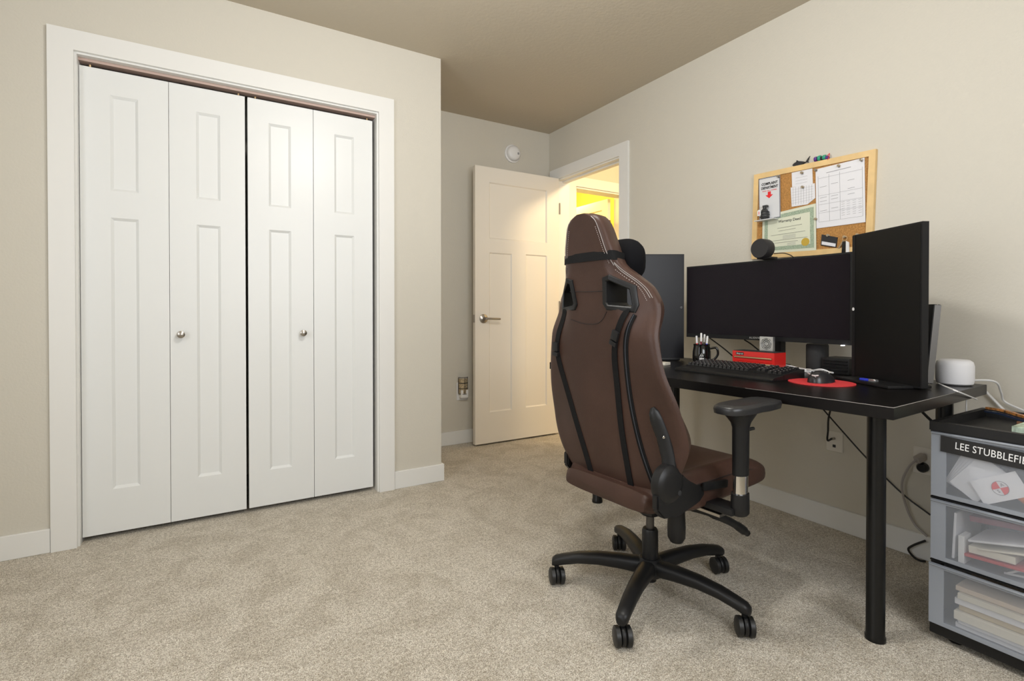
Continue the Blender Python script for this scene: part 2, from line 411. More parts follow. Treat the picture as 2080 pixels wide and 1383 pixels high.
wt = thing('added_window_2', 'added unseen white framed window in the left wall outside the picture', 'window', (XL, 0.85, 0.75), kind='structure')  # made-up window, added for more ambient light from the left
bm = bm_new(); grid_slab(bm, [0.15, 0.20, 0.83, 0.87, 1.50, 1.55], [0.75, 0.80, 2.10, 2.15], [(1, 1), (3, 1)], lambda u, v: (XL-0.02, u, v), (-1, 0, 0), 0.05)
obj('added_window_frame', bm, trim_m, wt, smooth=0)

# ------------------------------------------------------------------ closet bifold doors
def panel_leaf(parent, x0, x1, z0, z1, panels, P, N, t, m, rec=0.010, bev=0.011, name='leaf'):
    """door leaf with real recessed panels. P(u,v) point on front plane, N into the door"""
    us = sorted({x0, x1, *[p[0] for p in panels], *[p[1] for p in panels]}); vs = sorted({z0, z1, *[p[2] for p in panels], *[p[3] for p in panels]})
    holes = []
    for (a, b, c, d) in panels:
        for i in range(len(us)-1):
            for j in range(len(vs)-1):
                if us[i] >= a-1e-6 and us[i+1] <= b+1e-6 and vs[j] >= c-1e-6 and vs[j+1] <= d+1e-6: holes.append((i, j))
    bm = bm_new(); grid_slab(bm, us, vs, holes, P, N, t)
    lf = obj(name, bm, m, parent, smooth=0)
    Nv = Vector(N)
    for (a, b, c, d) in panels:
        bm = bm_new()
        o = [Vector(P(*q)) for q in ((a, c), (b, c), (b, d), (a, d))]
        i_ = [Vector(P(*q))+Nv*rec for q in ((a+bev, c+bev), (b-bev, c+bev), (b-bev, d-bev), (a+bev, d-bev))]
        k = [Vector(P(*q))+Nv*(t*0.6) for q in ((a, c), (b, c), (b, d), (a, d))]
        ring_faces(bm, [k, o, i_])
        obj('panel', bm, m, lf, smooth=0)
    return lf
YD = YC + 0.034
def px(u, v=600, y=YD): return at_y(u, v, y).x
def pz(u, v, y=YD): return at_y(u, v, y).z
ZB, ZT = 0.022, pz(345, 167)
leaves = [((px(164), px(344.2)), (226, 283), (198, 390), (444, 990), 'a'), ((px(345.2), px(499)), (400, 449), (231, 406), (458, 966), 'b'),
          ((px(504.5), px(636.8)), (547, 592), (254, 421), (468, 951), 'c'), ((px(637.8), px(757)), (680, 720), (276, 434), (478, 930), 'd')]
dl = thing('door_1', 'left pair of white bifold closet doors with round knob', 'closet door', (px(344), YD, 0), kind='structure')
dr = thing('door_2', 'right pair of white bifold closet doors with round knob', 'closet door', (px(637), YD, 0), kind='structure')
for k, ((a, b), (pu0, pu1), (v0, v1), (v2, v3), _) in enumerate(leaves):
    par = dl if k < 2 else dr
    um = (pu0+pu1)/2
    pans = [(px(pu0), px(pu1), pz(um, v1), pz(um, v0)), (px(pu0), px(pu1), pz(um, v3), pz(um, v2))]
    panel_leaf(par, a, b, ZB, ZT, pans, lambda u, v: (u, YD, v), (0, 1, 0), 0.032, door_m)
for par, u, v in ((dl, 368, 679), (dr, 615, 676)):
    p = at_y(u, v, YD); bm = bm_new()
    lathe(bm, [(0.0001, 0), (0.009, 0.0), (0.007, 0.012), (0.012, 0.018), (0.0165, 0.024), (0.0155, 0.031), (0.009, 0.0345), (0.0001, 0.035)], basis(p, (1, 0, 0), (0, 0, 1)), 20)
    obj('knob', bm, steel_m, par)
for par, us_ in ((dl, (183, 484)), (dr, (518, 745))):
    for u in us_:
        p = at_y(u, 150, YD+0.014); bm = bm_new(); tube(bm, [(p.x, p.y, ZT-0.002), (p.x, p.y, CZ-0.030)], 0.004, 8); obj('pivot_pin', bm, brass_m, par)

# ------------------------------------------------------------------ open bedroom door
YL = 3.318
dp = thing('door_3', 'open cream bedroom door with lever handle against the far wall', 'door', (XR-0.01, YL+0.018, 0), kind='structure')
x0, x1 = at_z(966.5, 905, 0.012).x, XR-0.012
P3 = lambda u, v: (u, YL, v)
q = lambda u, v: at_y(u, v, YL)
panel_leaf(dp, x0, x1, 0.014, 2.04, [(q(994, 500).x, q(1111, 500).x, q(1050, 489).z, q(1050, 378).z), (q(994, 600).x, q(1040, 600).x, q(1015, 835).z, q(1015, 514).z), (q(1068, 600).x, q(1111, 600).x, q(1090, 825).z, q(1090, 518).z)], P3, (0, 1, 0), 0.036, rdoor_m, name='leaf', rec=0.009, bev=0.008)
p = q(982, 647); bm = bm_new()
lathe(bm, [(0.0001, 0.0), (0.033, 0.0), (0.033, 0.006), (0.026, 0.011), (0.012, 0.014), (0.011, 0.042), (0.0001, 0.042)], basis(p, (1, 0, 0), (0, 0, 1)), 28)
hd = obj('lever_rose', bm, steel_m, dp)
bm = bm_new(); tube(bm, curve_pts([(p.x, YL-0.046, p.z), (p.x+0.03, YL-0.05, p.z), (p.x+0.115, YL-0.046, p.z-0.003)], 6), 0.008, 10); obj('lever', bm, steel_m, dp)
bm = bm_new(); box(bm, x0-0.002, x0+0.0005, YL+0.007, YL+0.029, p.z-0.028, p.z+0.028); obj('latch_plate', bm, steel_m, dp)
for z in (0.25, 1.02, 1.80):
    bm = bm_new(); tube(bm, [(XR-0.006, YL-0.004, z-0.045), (XR-0.006, YL-0.004, z+0.045)], 0.006, 8); obj('hinge', bm, steel_m, dp)
# door leaf in the yellow room
d4 = thing('door_4', 'white door lit yellow in the room across the hall', 'door', (HX1, YF+WT, 0), kind='structure')
panel_leaf(d4, 3.64, 4.17, 0.014, 2.03, [(3.72, 4.09, 1.42, 1.94), (3.72, 3.87, 0.25, 1.33), (3.94, 4.09, 0.25, 1.33)], lambda u, v: (3.235, u, v), (1, 0, 0), 0.034, trim_m)
for z in (0.3, 1.0, 1.78):
    bm = bm_new(); box(bm, 3.222, 3.236, 3.598, 3.63, z-0.045, z+0.045); obj('hinge', bm, brown_wood_m, d4)

# ------------------------------------------------------------------ ceiling lamp, smoke detector, wall plates
lt = thing('ceiling_lamp', 'round flush ceiling lamp in the middle of the room', 'lamp', (LAMP[0], LAMP[1], ZC))
bm = bm_new(); lathe(bm, [(0.0001, ZC), (0.17, ZC), (0.17, ZC-0.03), (0.155, ZC-0.035), (0.0001, ZC-0.035)], Matrix.Translation((LAMP[0], LAMP[1], 0)), 40); obj('canopy', bm, white_m, lt)
bm = bm_new(); lathe(bm, [(0.150, ZC-0.035), (0.145, ZC-0.06), (0.11, ZC-0.085), (0.05, ZC-0.098), (0.0001, ZC-0.10)], Matrix.Translation((LAMP[0], LAMP[1], 0)), 40)
obj('glass_shade', bm, mat('lamp_glass', (0.9, 0.88, 0.82), 0.3, emit=((1, 0.95, 0.88), 1.5)), lt)
sp = at_y(1040, 313, YF)
sd = thing('smoke_detector', 'round white smoke detector high on the far wall', 'smoke detector', sp)
Ms = basis(sp, (1, 0, 0), (0, 0, 1))
bm = bm_new(); lathe(bm, [(0.0001, 0), (0.070, 0), (0.070, 0.012), (0.062, 0.016), (0.0001, 0.016)], Ms, 36); obj('mounting_plate', bm, white_m, sd)
bm = bm_new(); lathe(bm, [(0.060, 0.016), (0.058, 0.034), (0.048, 0.046), (0.028, 0.051), (0.0001, 0.052)], Ms, 36); obj('cover', bm, white_m, sd)
bm = bm_new(); box(bm, sp.x+0.020, sp.x+0.034, YF-0.0545, YF-0.044, sp.z-0.012, sp.z+0.004, 0.002, 1); obj('test_button', bm, ink_m, sd)

def wall_plate(bm, P, N, u0, u1, v0, v1):
    grid_slab(bm, [u0, u1], [v0, v1], [], P, N, 0.006)
# outlet + night light on the far wall
a, b = at_y(927, 777, YF), at_y(949, 811, YF)
op = thing('outlet', 'white wall outlet on the far wall beside the open door', 'outlet', (a.x, YF, b.z))
bm = bm_new(); box(bm, a.x, b.x, YF-0.006, YF-0.0002, b.z, a.z, 0.002, 1); obj('cover_plate', bm, white_m, op)
a, b = at_y(933, 767, YF-0.03), at_y(951, 799, YF-0.03)
nl = thing('night_light', 'plug-in night light with bronze mosaic shade on the far wall outlet', 'night light', (a.x, YF-0.03, b.z))
bm = bm_new(); box(bm, a.x+0.008, b.x-0.006, YF-0.045, YF-0.006, b.z-0.028, b.z+0.03, 0.004); obj('plug_body', bm, white_m, nl)
cx, r0 = (a.x+b.x)/2, (b.x-a.x)/2
for k in range(3):
    for s in range(2):
        zz0 = b.z+0.004+k*(a.z-b.z-0.008)/3; zz1 = zz0+(a.z-b.z-0.008)/3-0.004
        rings = []
        for th in np.linspace(-75 + s*77, -2 + s*77, 7):
            x, y = cx + r0*math.sin(R_(th)), YF-0.012-0.035*math.cos(R_(th))
            rings.append([Vector((x, y, zz0)), Vector((x, y, zz1)), Vector((x, y+0.003, zz1)), Vector((x, y+0.003, zz0))])
        bm = bm_new(); ring_faces(bm, rings); obj('glass_tile', bm, mat('mosaic_glass', (0.42, 0.34, 0.22), 0.2, vary=(120, 0.5)), nl)
bm = bm_new()
for z in np.linspace(b.z, a.z, 4):
    tube(bm, [(cx+(r0+.001)*math.sin(R_(t)), YF-0.012-0.036*math.cos(R_(t)), z) for t in range(-80, 81, 16)], 0.0022, 6)
for t in (-80, 0, 80): tube(bm, [(cx+(r0+.001)*math.sin(R_(t)), YF-0.012-0.036*math.cos(R_(t)), z) for z in (b.z, a.z)], 0.0022, 6)
obj('bronze_lattice', bm, mat('dark_bronze', (0.06, 0.045, 0.03), 0.4, metal=0.6), nl)
# coax / phone plate under the desk
a, b = at_x(1679.5, 871, XR), at_x(1713, 926, XR)
cp = thing('cable_wall_plate', 'ivory wall plate with black cable plugged in under the desk', 'wall plate', (XR, a.y, b.z))
z0, z1 = b.z+0.012, a.z-0.004
bm = bm_new(); box(bm, XR-0.006, XR-0.0002, b.y, a.y, z0, z1, 0.002, 1); obj('cover_plate', bm, plate_m, cp)
cpm = ((a.y+b.y)/2, (z0+z1)/2)
bm = bm_new(); box(bm, XR-0.008, XR-0.0055, cpm[0]-0.006, cpm[0]+0.006, cpm[1]-0.026, cpm[1]-0.014); obj('phone_jack', bm, inkb_m, cp)
bm = bm_new(); tube(bm, [(XR-0.004, cpm[0], cpm[1]+0.014), (XR-0.022, cpm[0]+0.002, cpm[1]+0.014)], 0.006, 8); obj('coax_socket', bm, steel_m, cp)
a, b = at_x(1856, 905, XR), at_x(1893, 972, XR)
oc = thing('outlet', 'ivory wall outlet with two plugs behind the plastic drawers', 'outlet', (XR, a.y, b.z))
bm = bm_new(); box(bm, XR-0.006, XR-0.0002, b.y, a.y, b.z+0.01, a.z, 0.002, 1); obj('cover_plate', bm, plate_m, oc)
oy, oz = (a.y+b.y)/2, (a.z+b.z)/2

# ------------------------------------------------------------------ desk
DT, DTH = 0.728, 0.034
DROT = R_(2.6); dn = Vector((1.556, 0.636, 0)); da = Vector((-math.sin(DROT), math.cos(DROT), 0)); db = Vector((math.cos(DROT), math.sin(DROT), 0))
DL, DD = 1.47, 0.768
desk = thing('desk', 'black-brown rectangular desk with tubular steel legs along the right wall', 'desk', dn, DROT)
bm = bm_new(); box(bm, 0, DD, 0, DL, DT-DTH, DT, 0.0015, 1); obj('desk_top', bm, deskw_m, desk, local=True, smooth=0)
for (lx, ly) in ((1.722, 0.748), (1.742, 2.035), (2.215, 0.752), (2.20, 1.93)):
    bm = bm_new(); lathe(bm, [(0.0001, 0), (0.027, 0), (0.027, 0.012), (0.0245, 0.016), (0.0245, DT-DTH-0.012), (0.04, DT-DTH-0.008), (0.04, DT-DTH-0.0005), (0.0001, DT-DTH-0.0005)], Matrix.Translation((lx, ly, 0)), 24)
    obj('leg', bm, leg_m, desk)
bm = bm_new(); tube(bm, [(0.0006, 0.42, DT-0.0008), (0.0006, 0.0008, DT-0.0008), (0.46, 0.0006, DT-0.0008)], [0.0005, 0.0010, 0.0005], 6); obj('worn_edge_highlight', bm, desk_edge_m, desk, local=True)  # pale line: edge wear with the edge highlight put into its colour
def on_desk(u, v): return at_z(u, v, DT)

# ------------------------------------------------------------------ monitors
def monitor(name, label, c, ang, wd, ht, z0, scr, depth=0.018, bez=0.007, logo_side=0, curved=0.0):
    """c: centre (x,y) of the screen face; ang: direction (deg) the screen faces; wd x ht"""
    a = R_(ang); n = Vector((math.cos(a), math.sin(a), 0)); s = Vector((-n.y, n.x, 0))   # s: to the screen's own right seen from behind
    t = thing(name, label, 'monitor', (c[0], c[1], DT), 0)
    def pt(i, d, z):  # i along s, d behind the face
        bow = curved*(1-(2*i/wd)**2)
        return Vector((c[0], c[1], 0)) + s*i - n*(d+bow) + Vector((0, 0, z))
    N = 16 if curved else 1
    xs = [(-0.5+k/N)*wd for k in range(N+1)]
    bm = bm_new(); ring_faces(bm, [[pt(i, 0.0, z0), pt(i, depth, z0), pt(i, depth, z0+ht), pt(i, 0.0, z0+ht)] for i in xs]); obj('housing', bm, bezel_m, t, smooth=30)
    xi = [(-0.5+k/N)*(wd-2*bez) for k in range(N+1)]
    bb = 0.020 if curved else bez
    bm = bm_new(); ring_faces(bm, [[pt(i, -0.0012, z0+bb), pt(i, 0.002, z0+bb), pt(i, 0.002, z0+ht-bez), pt(i, -0.0012, z0+ht-bez)] for i in xi]); obj('screen', bm, scr, t, smooth=30)
    return t, pt, n, s
# centre ultrawide
mc, pt, n, s = monitor('ultrawide_monitor', 'wide black monitor in the middle of the desk with webcam on top', (2.150, 1.417), 180, 0.790, 0.362, 0.850, screen_m, 0.020, 0.007, curved=0.012)
text('brand_lettering', 'ALIENWARE', 0.0125, mat('dim_letter', (0.42, 0.42, 0.42), 0.5), basis(pt(-0.005, -0.0018, 0.8605), (0, -1, 0), (0, 0, 1)), mc, spacing=1.25)
bm = bm_new(); box(bm, 2.140, 2.150, 1.046, 1.056, 0.8465, 0.8495); obj('power_light', bm, led_m, mc)
bm = bm_new(); box(bm, 2.172, 2.23, 1.29, 1.55, 0.93, 1.14, 0.02); obj('rear_housing', bm, bezel_m, mc)
bm = bm_new(); box(bm, 2.225, 2.265, 1.350, 1.425, DT+0.012, 1.05, 0.010); obj('stand_column', bm, plast_m, mc)
bm = bm_new(); prism(bm, [(2.285, 1.34, DT+0.0005), (2.285, 1.44, DT+0.0005), (2.20, 1.50, DT+0.0005), (2.19, 1.47, DT+0.0005), (2.245, 1.39, DT+0.0005), (2.19, 1.325, DT+0.0005), (2.20, 1.295, DT+0.0005)], (0, 0, 0.014)); obj('stand_base', bm, plast_m, mc, smooth=0)
# left portrait monitor
ml, pt, n, s = monitor('portrait_monitor', 'black portrait monitor left of the wide screen, partly behind the chair', (2.000, 1.902), 180+58.9-0.5+0.0, 0.322, 0.540, 0.738, screen3_m, 0.022, 0.006)
ang_l = 238.4
bm = bm_new(); lathe(bm, [(0.0001, 0), (0.0065, 0), (0.0065, 0.001), (0.0001, 0.001)], basis(pt(0.146, -0.0012, 1.003), -s, (0, 0, 1)), 16); obj('round_logo', bm, white_m, ml)
bm = bm_new()
M = Matrix.Translation((2.008+0.05, 1.895+0.07, DT+0.008)) @ Matrix.Rotation(R_(ang_l), 4, 'Z'); obox(bm, M, 0.20, 0.24, 0.014, 0.005); obj('stand_base', bm, plast_m, ml)
bm = bm_new(); M = Matrix.Translation((2.008+0.04, 1.895+0.065, 0.93)) @ Matrix.Rotation(R_(ang_l), 4, 'Z'); obox(bm, M, 0.03, 0.07, 0.38, 0.008); obj('stand_column', bm, plast_m, ml)
# right portrait monitor
pA, pB = Vector((2.113, 1.002, 0)), Vector((1.968, 0.728, 0)); mid = (pA+pB)/2
dirv = (pB-pA); ang_r = math.degrees(math.atan2(-dirv.x, dirv.y)) + 180
nn = Vector((math.cos(R_(ang_r)), math.sin(R_(ang_r)), 0))
if nn.x > 0: ang_r += 180
mr, pt, n, s = monitor('portrait_monitor', 'black portrait monitor turned away at the near end of the desk', (mid.x, mid.y), ang_r, dirv.length, 0.535, 0.734, screen2_m, 0.022, 0.006)
sgn = 1 if (pt(0.15, 0, 0)-pA).length < (pt(-0.15, 0, 0)-pA).length else -1
bm = bm_new(); prism(bm, [pt(sgn*(dirv.length/2-0.016), -0.0018, z) for z in (0.737, 1.266)] + [pt(sgn*(dirv.length/2-0.001), -0.0018, z) for z in (1.266, 0.737)], n*0.0006); obj('chin_bezel', bm, bezel_m, mr, smooth=0)
bm = bm_new(); lathe(bm, [(0.0001, 0), (0.0062, 0), (0.0062, 0.0012), (0.0001, 0.0012)], basis(pt(sgn*(dirv.length/2-0.008), -0.0026, 0.99), -s, (0, 0, 1)), 16); obj('round_logo', bm, white_m, mr)
bm = bm_new(); M = Matrix.Translation(Vector((mid.x, mid.y, DT+0.006)) + n*0.012) @ Matrix.Rotation(R_(ang_r), 4, 'Z'); obox(bm, M, 0.15, 0.25, 0.010, 0.004); obj('stand_base', bm, plast_m, mr)
bm = bm_new(); M = Matrix.Translation(Vector((mid.x, mid.y, 0.93)) - n*0.055) @ Matrix.Rotation(R_(ang_r), 4, 'Z'); obox(bm, M, 0.03, 0.07, 0.38, 0.008); obj('stand_column', bm, plast_m, mr)
mr_n, mr_s, mr_mid = n.copy(), s.copy(), mid.copy()

# ------------------------------------------------------------------ things on the desk
# webcam
wc = thing('webcam', 'round dark webcam clipped on top of the wide monitor', 'webcam', (2.14, 1.435, 1.212))
pc = at_x(1552, 511, 2.125); pc.z = max(pc.z, 1.212+0.045)
bm = bm_new(); lathe(bm, [(0.0001, -0.018), (0.038, -0.018), (0.043, -0.012), (0.043, 0.03), (0.040, 0.036), (0.0001, 0.036)], basis(pc, (0, -1, 0), (0, 0, 1)), 32); obj('camera_body', bm, mat('dark_grey_mesh', (0.014, 0.0135, 0.015), 0.6), wc)
bm = bm_new(); box(bm, 2.118, 2.178, pc.y-0.03, pc.y+0.03, 1.2125, 1.222, 0.002); obj('clip', bm, plast_m, wc)
bm = bm_new(); tube(bm, curve_pts([(2.15, pc.y-0.03, 1.235), (2.165, pc.y-0.075, 1.232), (2.19, pc.y-0.10, 1.205), (2.20, pc.y-0.105, 1.13)], 6), 0.0022, 6); obj('cord', bm, blackc_m, wc)
# keyboard
kb = thing('keyboard', 'black full-size keyboard with wrist rest in front of the wide monitor', 'keyboard', (1.775, 1.31, DT))
KX, KY0, KY1 = 1.748, 1.092, 1.535
bm = bm_new(); prism(bm, [(KX, KY0, DT+0.0005), (KX+0.07, KY0, DT+0.0005), (KX+0.07, KY0, DT+0.018), (KX+0.01, KY0, DT+0.012), (KX, KY0, DT+0.006)], (0, KY1-KY0, 0)); obj('wrist_rest', bm, plast_m, kb, smooth=20)
bm = bm_new(); prism(bm, [(KX+0.071, KY0, DT+0.0005), (KX+0.205, KY0, DT+0.0005), (KX+0.205, KY0, DT+0.034), (KX+0.071, KY0, DT+0.020)], (0, KY1-KY0, 0)); obj('keyboard_body', bm, plast_m, kb, smooth=0)
bm = bm_new(); g = bmesh.ops.create_cube(bm, size=1.0)
for v in g['verts']:
    k = 0.72 if v.co.z > 0 else 1.0
    v.co = Vector((v.co.x*0.0155*k, v.co.y*0.0155*k, (v.co.z+0.5)*0.009))
key_me = finish(bm, 'key', mat('key_cap', (0.012, 0.012, 0.013), 0.25), 0)
key_me.materials.append(mat('key_legend', (0.45, 0.45, 0.46), 0.5))
bm = bm_new(); bm.from_mesh(key_me)
q_ = [bm.verts.new(c) for c in ((-0.0005, 0.003, 0.00915), (-0.0005, -0.0012, 0.00915), (0.0035, -0.0012, 0.00915), (0.0035, 0.003, 0.00915))]
bm.faces.new(q_).material_index = 1; bm.to_mesh(key_me); bm.free()
slope = math.atan2(0.014, 0.134)
for r_ in range(6):
    for k in range(22):
        if k in (15, 18) or (r_ in (0,) and k > 14 and k < 19) : continue
        yy = KY1-0.014-k*0.0195; xx = KX+0.083+r_*0.0205
        o = bpy.data.objects.new('key', key_me); col.objects.link(o); o.parent = kb
        o.matrix_basis = Matrix.Translation(Vector((xx, yy, DT+0.0200+(xx-KX-0.071)*math.tan(slope))) - Vector((1.775, 1.31, DT))) @ Matrix.Rotation(-slope, 4, 'Y')
# mouse pad + mouse
mp = on_desk(1668, 777.5)
bm = bm_new(); lathe(bm, [(0.0001, 0.0005), (0.104, 0.0005), (0.104, 0.003), (0.0001, 0.003)], Matrix.Translation((mp.x, mp.y, DT)), 48)
tag(obj('mouse_pad', bm, redpad_m), 'round red mouse pad under the mouse', 'mouse pad')
ms = thing('computer_mouse', 'black computer mouse on the round red pad', 'mouse', (mp.x, mp.y, DT+0.003))
rings = []
for k, xx in enumerate(np.linspace(-0.058, 0.058, 13)):
    f = max(0.0, 1-(xx/0.0585)**2)**0.5; h = 0.006+0.034*f*(1.0-0.25*(xx/0.058)); wv = 0.006+0.029*f
    rings.append([Vector((mp.x+xx, mp.y+wv*math.cos(t), DT+0.0035+max(0, h*math.sin(t)))) for t in np.linspace(0, math.pi, 11)])
bm = bm_new(); ring_faces(bm, rings); obj('mouse_shell', bm, mat('mouse_black', (0.02, 0.02, 0.022), 0.3), ms)
bm = bm_new(); lathe(bm, [(0.0001, -0.004), (0.008, -0.004), (0.008, 0.004), (0.0001, 0.004)], basis((mp.x+0.034, mp.y, DT+0.030), (0, 0, 1), (1, 0, 0)), 14); obj('scroll_wheel', bm, plast_m, ms)
# mug with pens
mg = on_desk(1425, 738); mg = Vector((2.072, 1.655, DT))
mugt = thing('mug', 'glossy black mug with white emblem holding pens', 'mug', mg)
Mm = Matrix.Translation(mg)
bm = bm_new(); lathe(bm, [(0.0001, 0.0005), (0.034, 0.0005), (0.040, 0.006), (0.0425, 0.03), (0.0415, 0.06), (0.037, 0.085), (0.0385, 0.096), (0.036, 0.096), (0.0345, 0.085), (0.038, 0.05), (0.034, 0.012), (0.0001, 0.012)], Mm, 32); obj('cup', bm, mug_m, mugt)
hv = Vector((0.62, -0.785, 0))
bm = bm_new(); tube(bm, curve_pts([mg+hv*0.038+Vector((0, 0, 0.076)), mg+hv*0.066+Vector((0, 0, 0.078)), mg+hv*0.073+Vector((0, 0, 0.05)), mg+hv*0.058+Vector((0, 0, 0.025)), mg+hv*0.040+Vector((0, 0, 0.018))], 6), 0.0055, 10); obj('handle', bm, mug_m, mugt)
toc = Vector((-mg.x, -mg.y, 0)).normalized(); sd_ = Vector((-toc.y, toc.x, 0)); sd_ = sd_ if sd_.dot(cR) > 0 else -sd_
Mt = basis(mg+toc*0.0435+Vector((0, 0, 0.032)), sd_, (0, 0, 1))
text('emblem_lettering', 'SEH', 0.0125, white_letter_m, Mt @ Matrix.Translation((0, -0.004, 0)), mugt, bold=0.0004, extrude=0.001)
bm = bm_new()
for k, (aa, bb_) in enumerate((((-0.008, 0.006), (0.0, 0.022)), ((-0.001, 0.006), (0.005, 0.018)), ((0.005, 0.006), (0.009, 0.013)))):
    tube(bm, [Mt @ Vector((aa[0], aa[1], 0.0)), Mt @ Vector((bb_[0], bb_[1], 0.0))], [0.0016, 0.0006], 6)
obj('emblem_strokes', bm, white_letter_m, mugt)
pens = [((-0.018, 0.006), (-0.024, 0.010), 0.135, paper_m, 'white pen with red grip standing in the black mug', inkr_m), ((-0.004, -0.012), (-0.002, -0.016), 0.150, white_m, 'fat white marker standing in the black mug', maroon_m), ((0.010, 0.008), (0.013, 0.012), 0.143, whitec_m, 'white pen with silver top in the black mug', steel_m), ((0.018, -0.008), (0.026, -0.014), 0.136, white_m, 'blue and white pen leaning in the black mug', blue_m)]
for (b0, b1, h, m, lab, m2) in pens:
    p0 = mg+sd_*b0[0]*0.9-toc*b0[1]+Vector((0, 0, 0.0135)); p1 = mg+sd_*b1[0]+(-toc)*b1[1]+Vector((0, 0, h))
    d = p1-p0; pn = thing('pen', lab, 'pen', p0, group='pens in the black mug')
    bm = bm_new(); tube(bm, [p0, p0+d*0.70], 0.0042, 8); obj('barrel', bm, m2, pn)
    bm = bm_new(); tube(bm, [p0+d*0.701, p1-d*0.02, p1], [0.005, 0.0048, 0.003], 8); obj('cap', bm, m, pn)
# red toolbox + fan
TX0, TX1, TY0, TY1, TZ = 2.050, 2.132, 1.272, 1.470, DT+0.078
tb = thing('toolbox', 'small red metal tool chest with drawers behind the keyboard', 'toolbox', ((TX0+TX1)/2, (TY0+TY1)/2, DT))
bm = bm_new(); grid_slab(bm, [TY0, TY0+0.010, TY1-0.006, TY1], [DT+0.0005, DT+0.008, DT+0.030, DT+0.034, DT+0.056, TZ], [(1, 1), (1, 3)], lambda u, v: (TX0, u, v), (1, 0, 0), TX1-TX0); obj('case', bm, red_m, tb, smooth=0)
for z0, z1 in ((DT+0.009, DT+0.029), (DT+0.035, DT+0.055)):
    bm = bm_new(); box(bm, TX0+0.002, TX0+0.07, TY0+0.011, TY1-0.007, z0, z1); dw = obj('drawer', bm, red_m, tb, smooth=0)
    bm = bm_new(); box(bm, TX0-0.003, TX0+0.002, TY0+0.013, TY1-0.009, z1-0.006, z1-0.0005, 0.001, 1); obj('drawer_pull', bm, brass_m, dw)
bm = bm_new(); box(bm, TX0-0.0012, TX0-0.0002, TY1-0.056, TY1-0.018, TZ-0.017, TZ-0.006); bd = obj('badge', bm, inkb_m, tb)
text('badge_lettering', 'Snap-on', 0.010, white_letter_m, basis((TX0-0.0016, TY1-0.037, TZ-0.0115), (0, -1, 0), (0, 0, 1)), tb, shear=0.2)
bm = bm_new(); box(bm, TX0+0.003, TX1-0.003, TY0+0.003, TY1-0.003, TZ+0.0002, TZ+0.002); obj('top_mat', bm, inkb_m, tb)
fc = Vector((2.118, 1.352, TZ+0.0025))
fn = thing('desk_fan', 'small square silver fan standing on the red tool chest', 'fan', fc)
bm = bm_new(); ringplate(bm, [fc+Vector((0, 0.031*a, 0.031+0.031*b)) for a, b in ((-1, -1), (0, -1), (1, -1), (1, 0), (1, 1), (0, 1), (-1, 1), (-1, 0))], [fc+Vector((0, 0.026*math.cos(R_(t)), 0.031+0.026*math.sin(R_(t)))) for t in (225, 270, 315, 0, 45, 90, 135, 180)], (0.014, 0, 0)); obj('fan_frame', bm, alum_m, fn, smooth=0)
bm = bm_new(); box(bm, fc.x+0.008, fc.x+0.012, fc.y-0.027, fc.y+0.027, fc.z+0.004, fc.z+0.058); obj('back_plate', bm, mat('fan_grey', (0.22, 0.22, 0.22), 0.4, metal=0.6), fn)
for rr in (0.007, 0.014, 0.021):
    bm = bm_new(); tube(bm, [fc+Vector((0.001, rr*math.cos(t), 0.031+rr*math.sin(t))) for t in np.linspace(0, 2*math.pi, 25)], 0.0021, 6); obj('guard_ring', bm, alum_m, fn)
bm = bm_new(); lathe(bm, [(0.0001, 0), (0.004, 0), (0.004, 0.006), (0.0001, 0.006)], basis(fc+Vector((0.008, 0, 0.031)), (0, -1, 0), (0, 0, 1)), 14); obj('hub', bm, alum_m, fn)
# black can speaker and low hub behind the wide monitor
p = at_x(1660, 730, 2.23)
bm = bm_new(); lathe(bm, [(0.0001, DT+0.0005), (0.040, DT+0.0005), (0.042, DT+0.004), (0.042, 0.838), (0.039, 0.844), (0.0001, 0.844)], Matrix.Translation((p.x, p.y, 0)), 32)
tag(obj('cylinder_speaker', bm, mat('speaker_cloth', (0.022, 0.022, 0.023), 0.8), None), 'tall black cylinder speaker behind the wide monitor', 'speaker')
p = at_x(1706, 745, 2.22)
hb = thing('dock_box', 'low black box behind the right monitor with ribbed front', 'dock', (p.x, p.y, DT))
bm = bm_new(); box(bm, 2.185, 2.285, p.y-0.052, p.y+0.052, DT+0.0005, DT+0.066, 0.006); obj('case', bm, plast_m, hb)
for k in range(4):
    bm = bm_new(); box(bm, 2.182, 2.186, p.y-0.046, p.y+0.046, DT+0.014+k*0.012, DT+0.020+k*0.012); obj('rib', bm, plastg_m, hb)
# white cables on the desk beside the mouse
cabs = [[(1600, 737), (1640, 738), (1675, 752), (1700, 748), (1724, 745)], [(1602, 740), (1625, 737), (1660, 746), (1690, 757), (1712, 749)], [(1640, 757), (1656, 763), (1684, 757), (1668, 750), (1648, 753)]]
for c_, lab in zip(cabs, ('white cable arching from behind the tool chest', 'white cable lying across the desk behind the mouse', 'looped white charging cable beside the keyboard')):
    pts = []
    for k, (u, v) in enumerate(c_):
        q_ = at_z(u, v, DT+0.005+0.010*(k % 2)+0.008*cabs.index(c_)); q_.x = min(q_.x, 2.17-0.012*cabs.index(c_)); pts.append(q_)
    bm = bm_new(); tube(bm, curve_pts(pts, 6), 0.0028, 6); tag(obj('white_cable', bm, whitec_m), lab, 'cable')
p = on_desk(1634, 756); ub = thing('charger_plug', 'small white charger plug lying behind the mouse', 'charger', p)
bm = bm_new(); obox(bm, Matrix.Translation((p.x, p.y, DT+0.008)) @ Matrix.Rotation(0.5, 4, 'Z'), 0.024, 0.05, 0.014, 0.003); obj('plug_body', bm, white_m, ub)
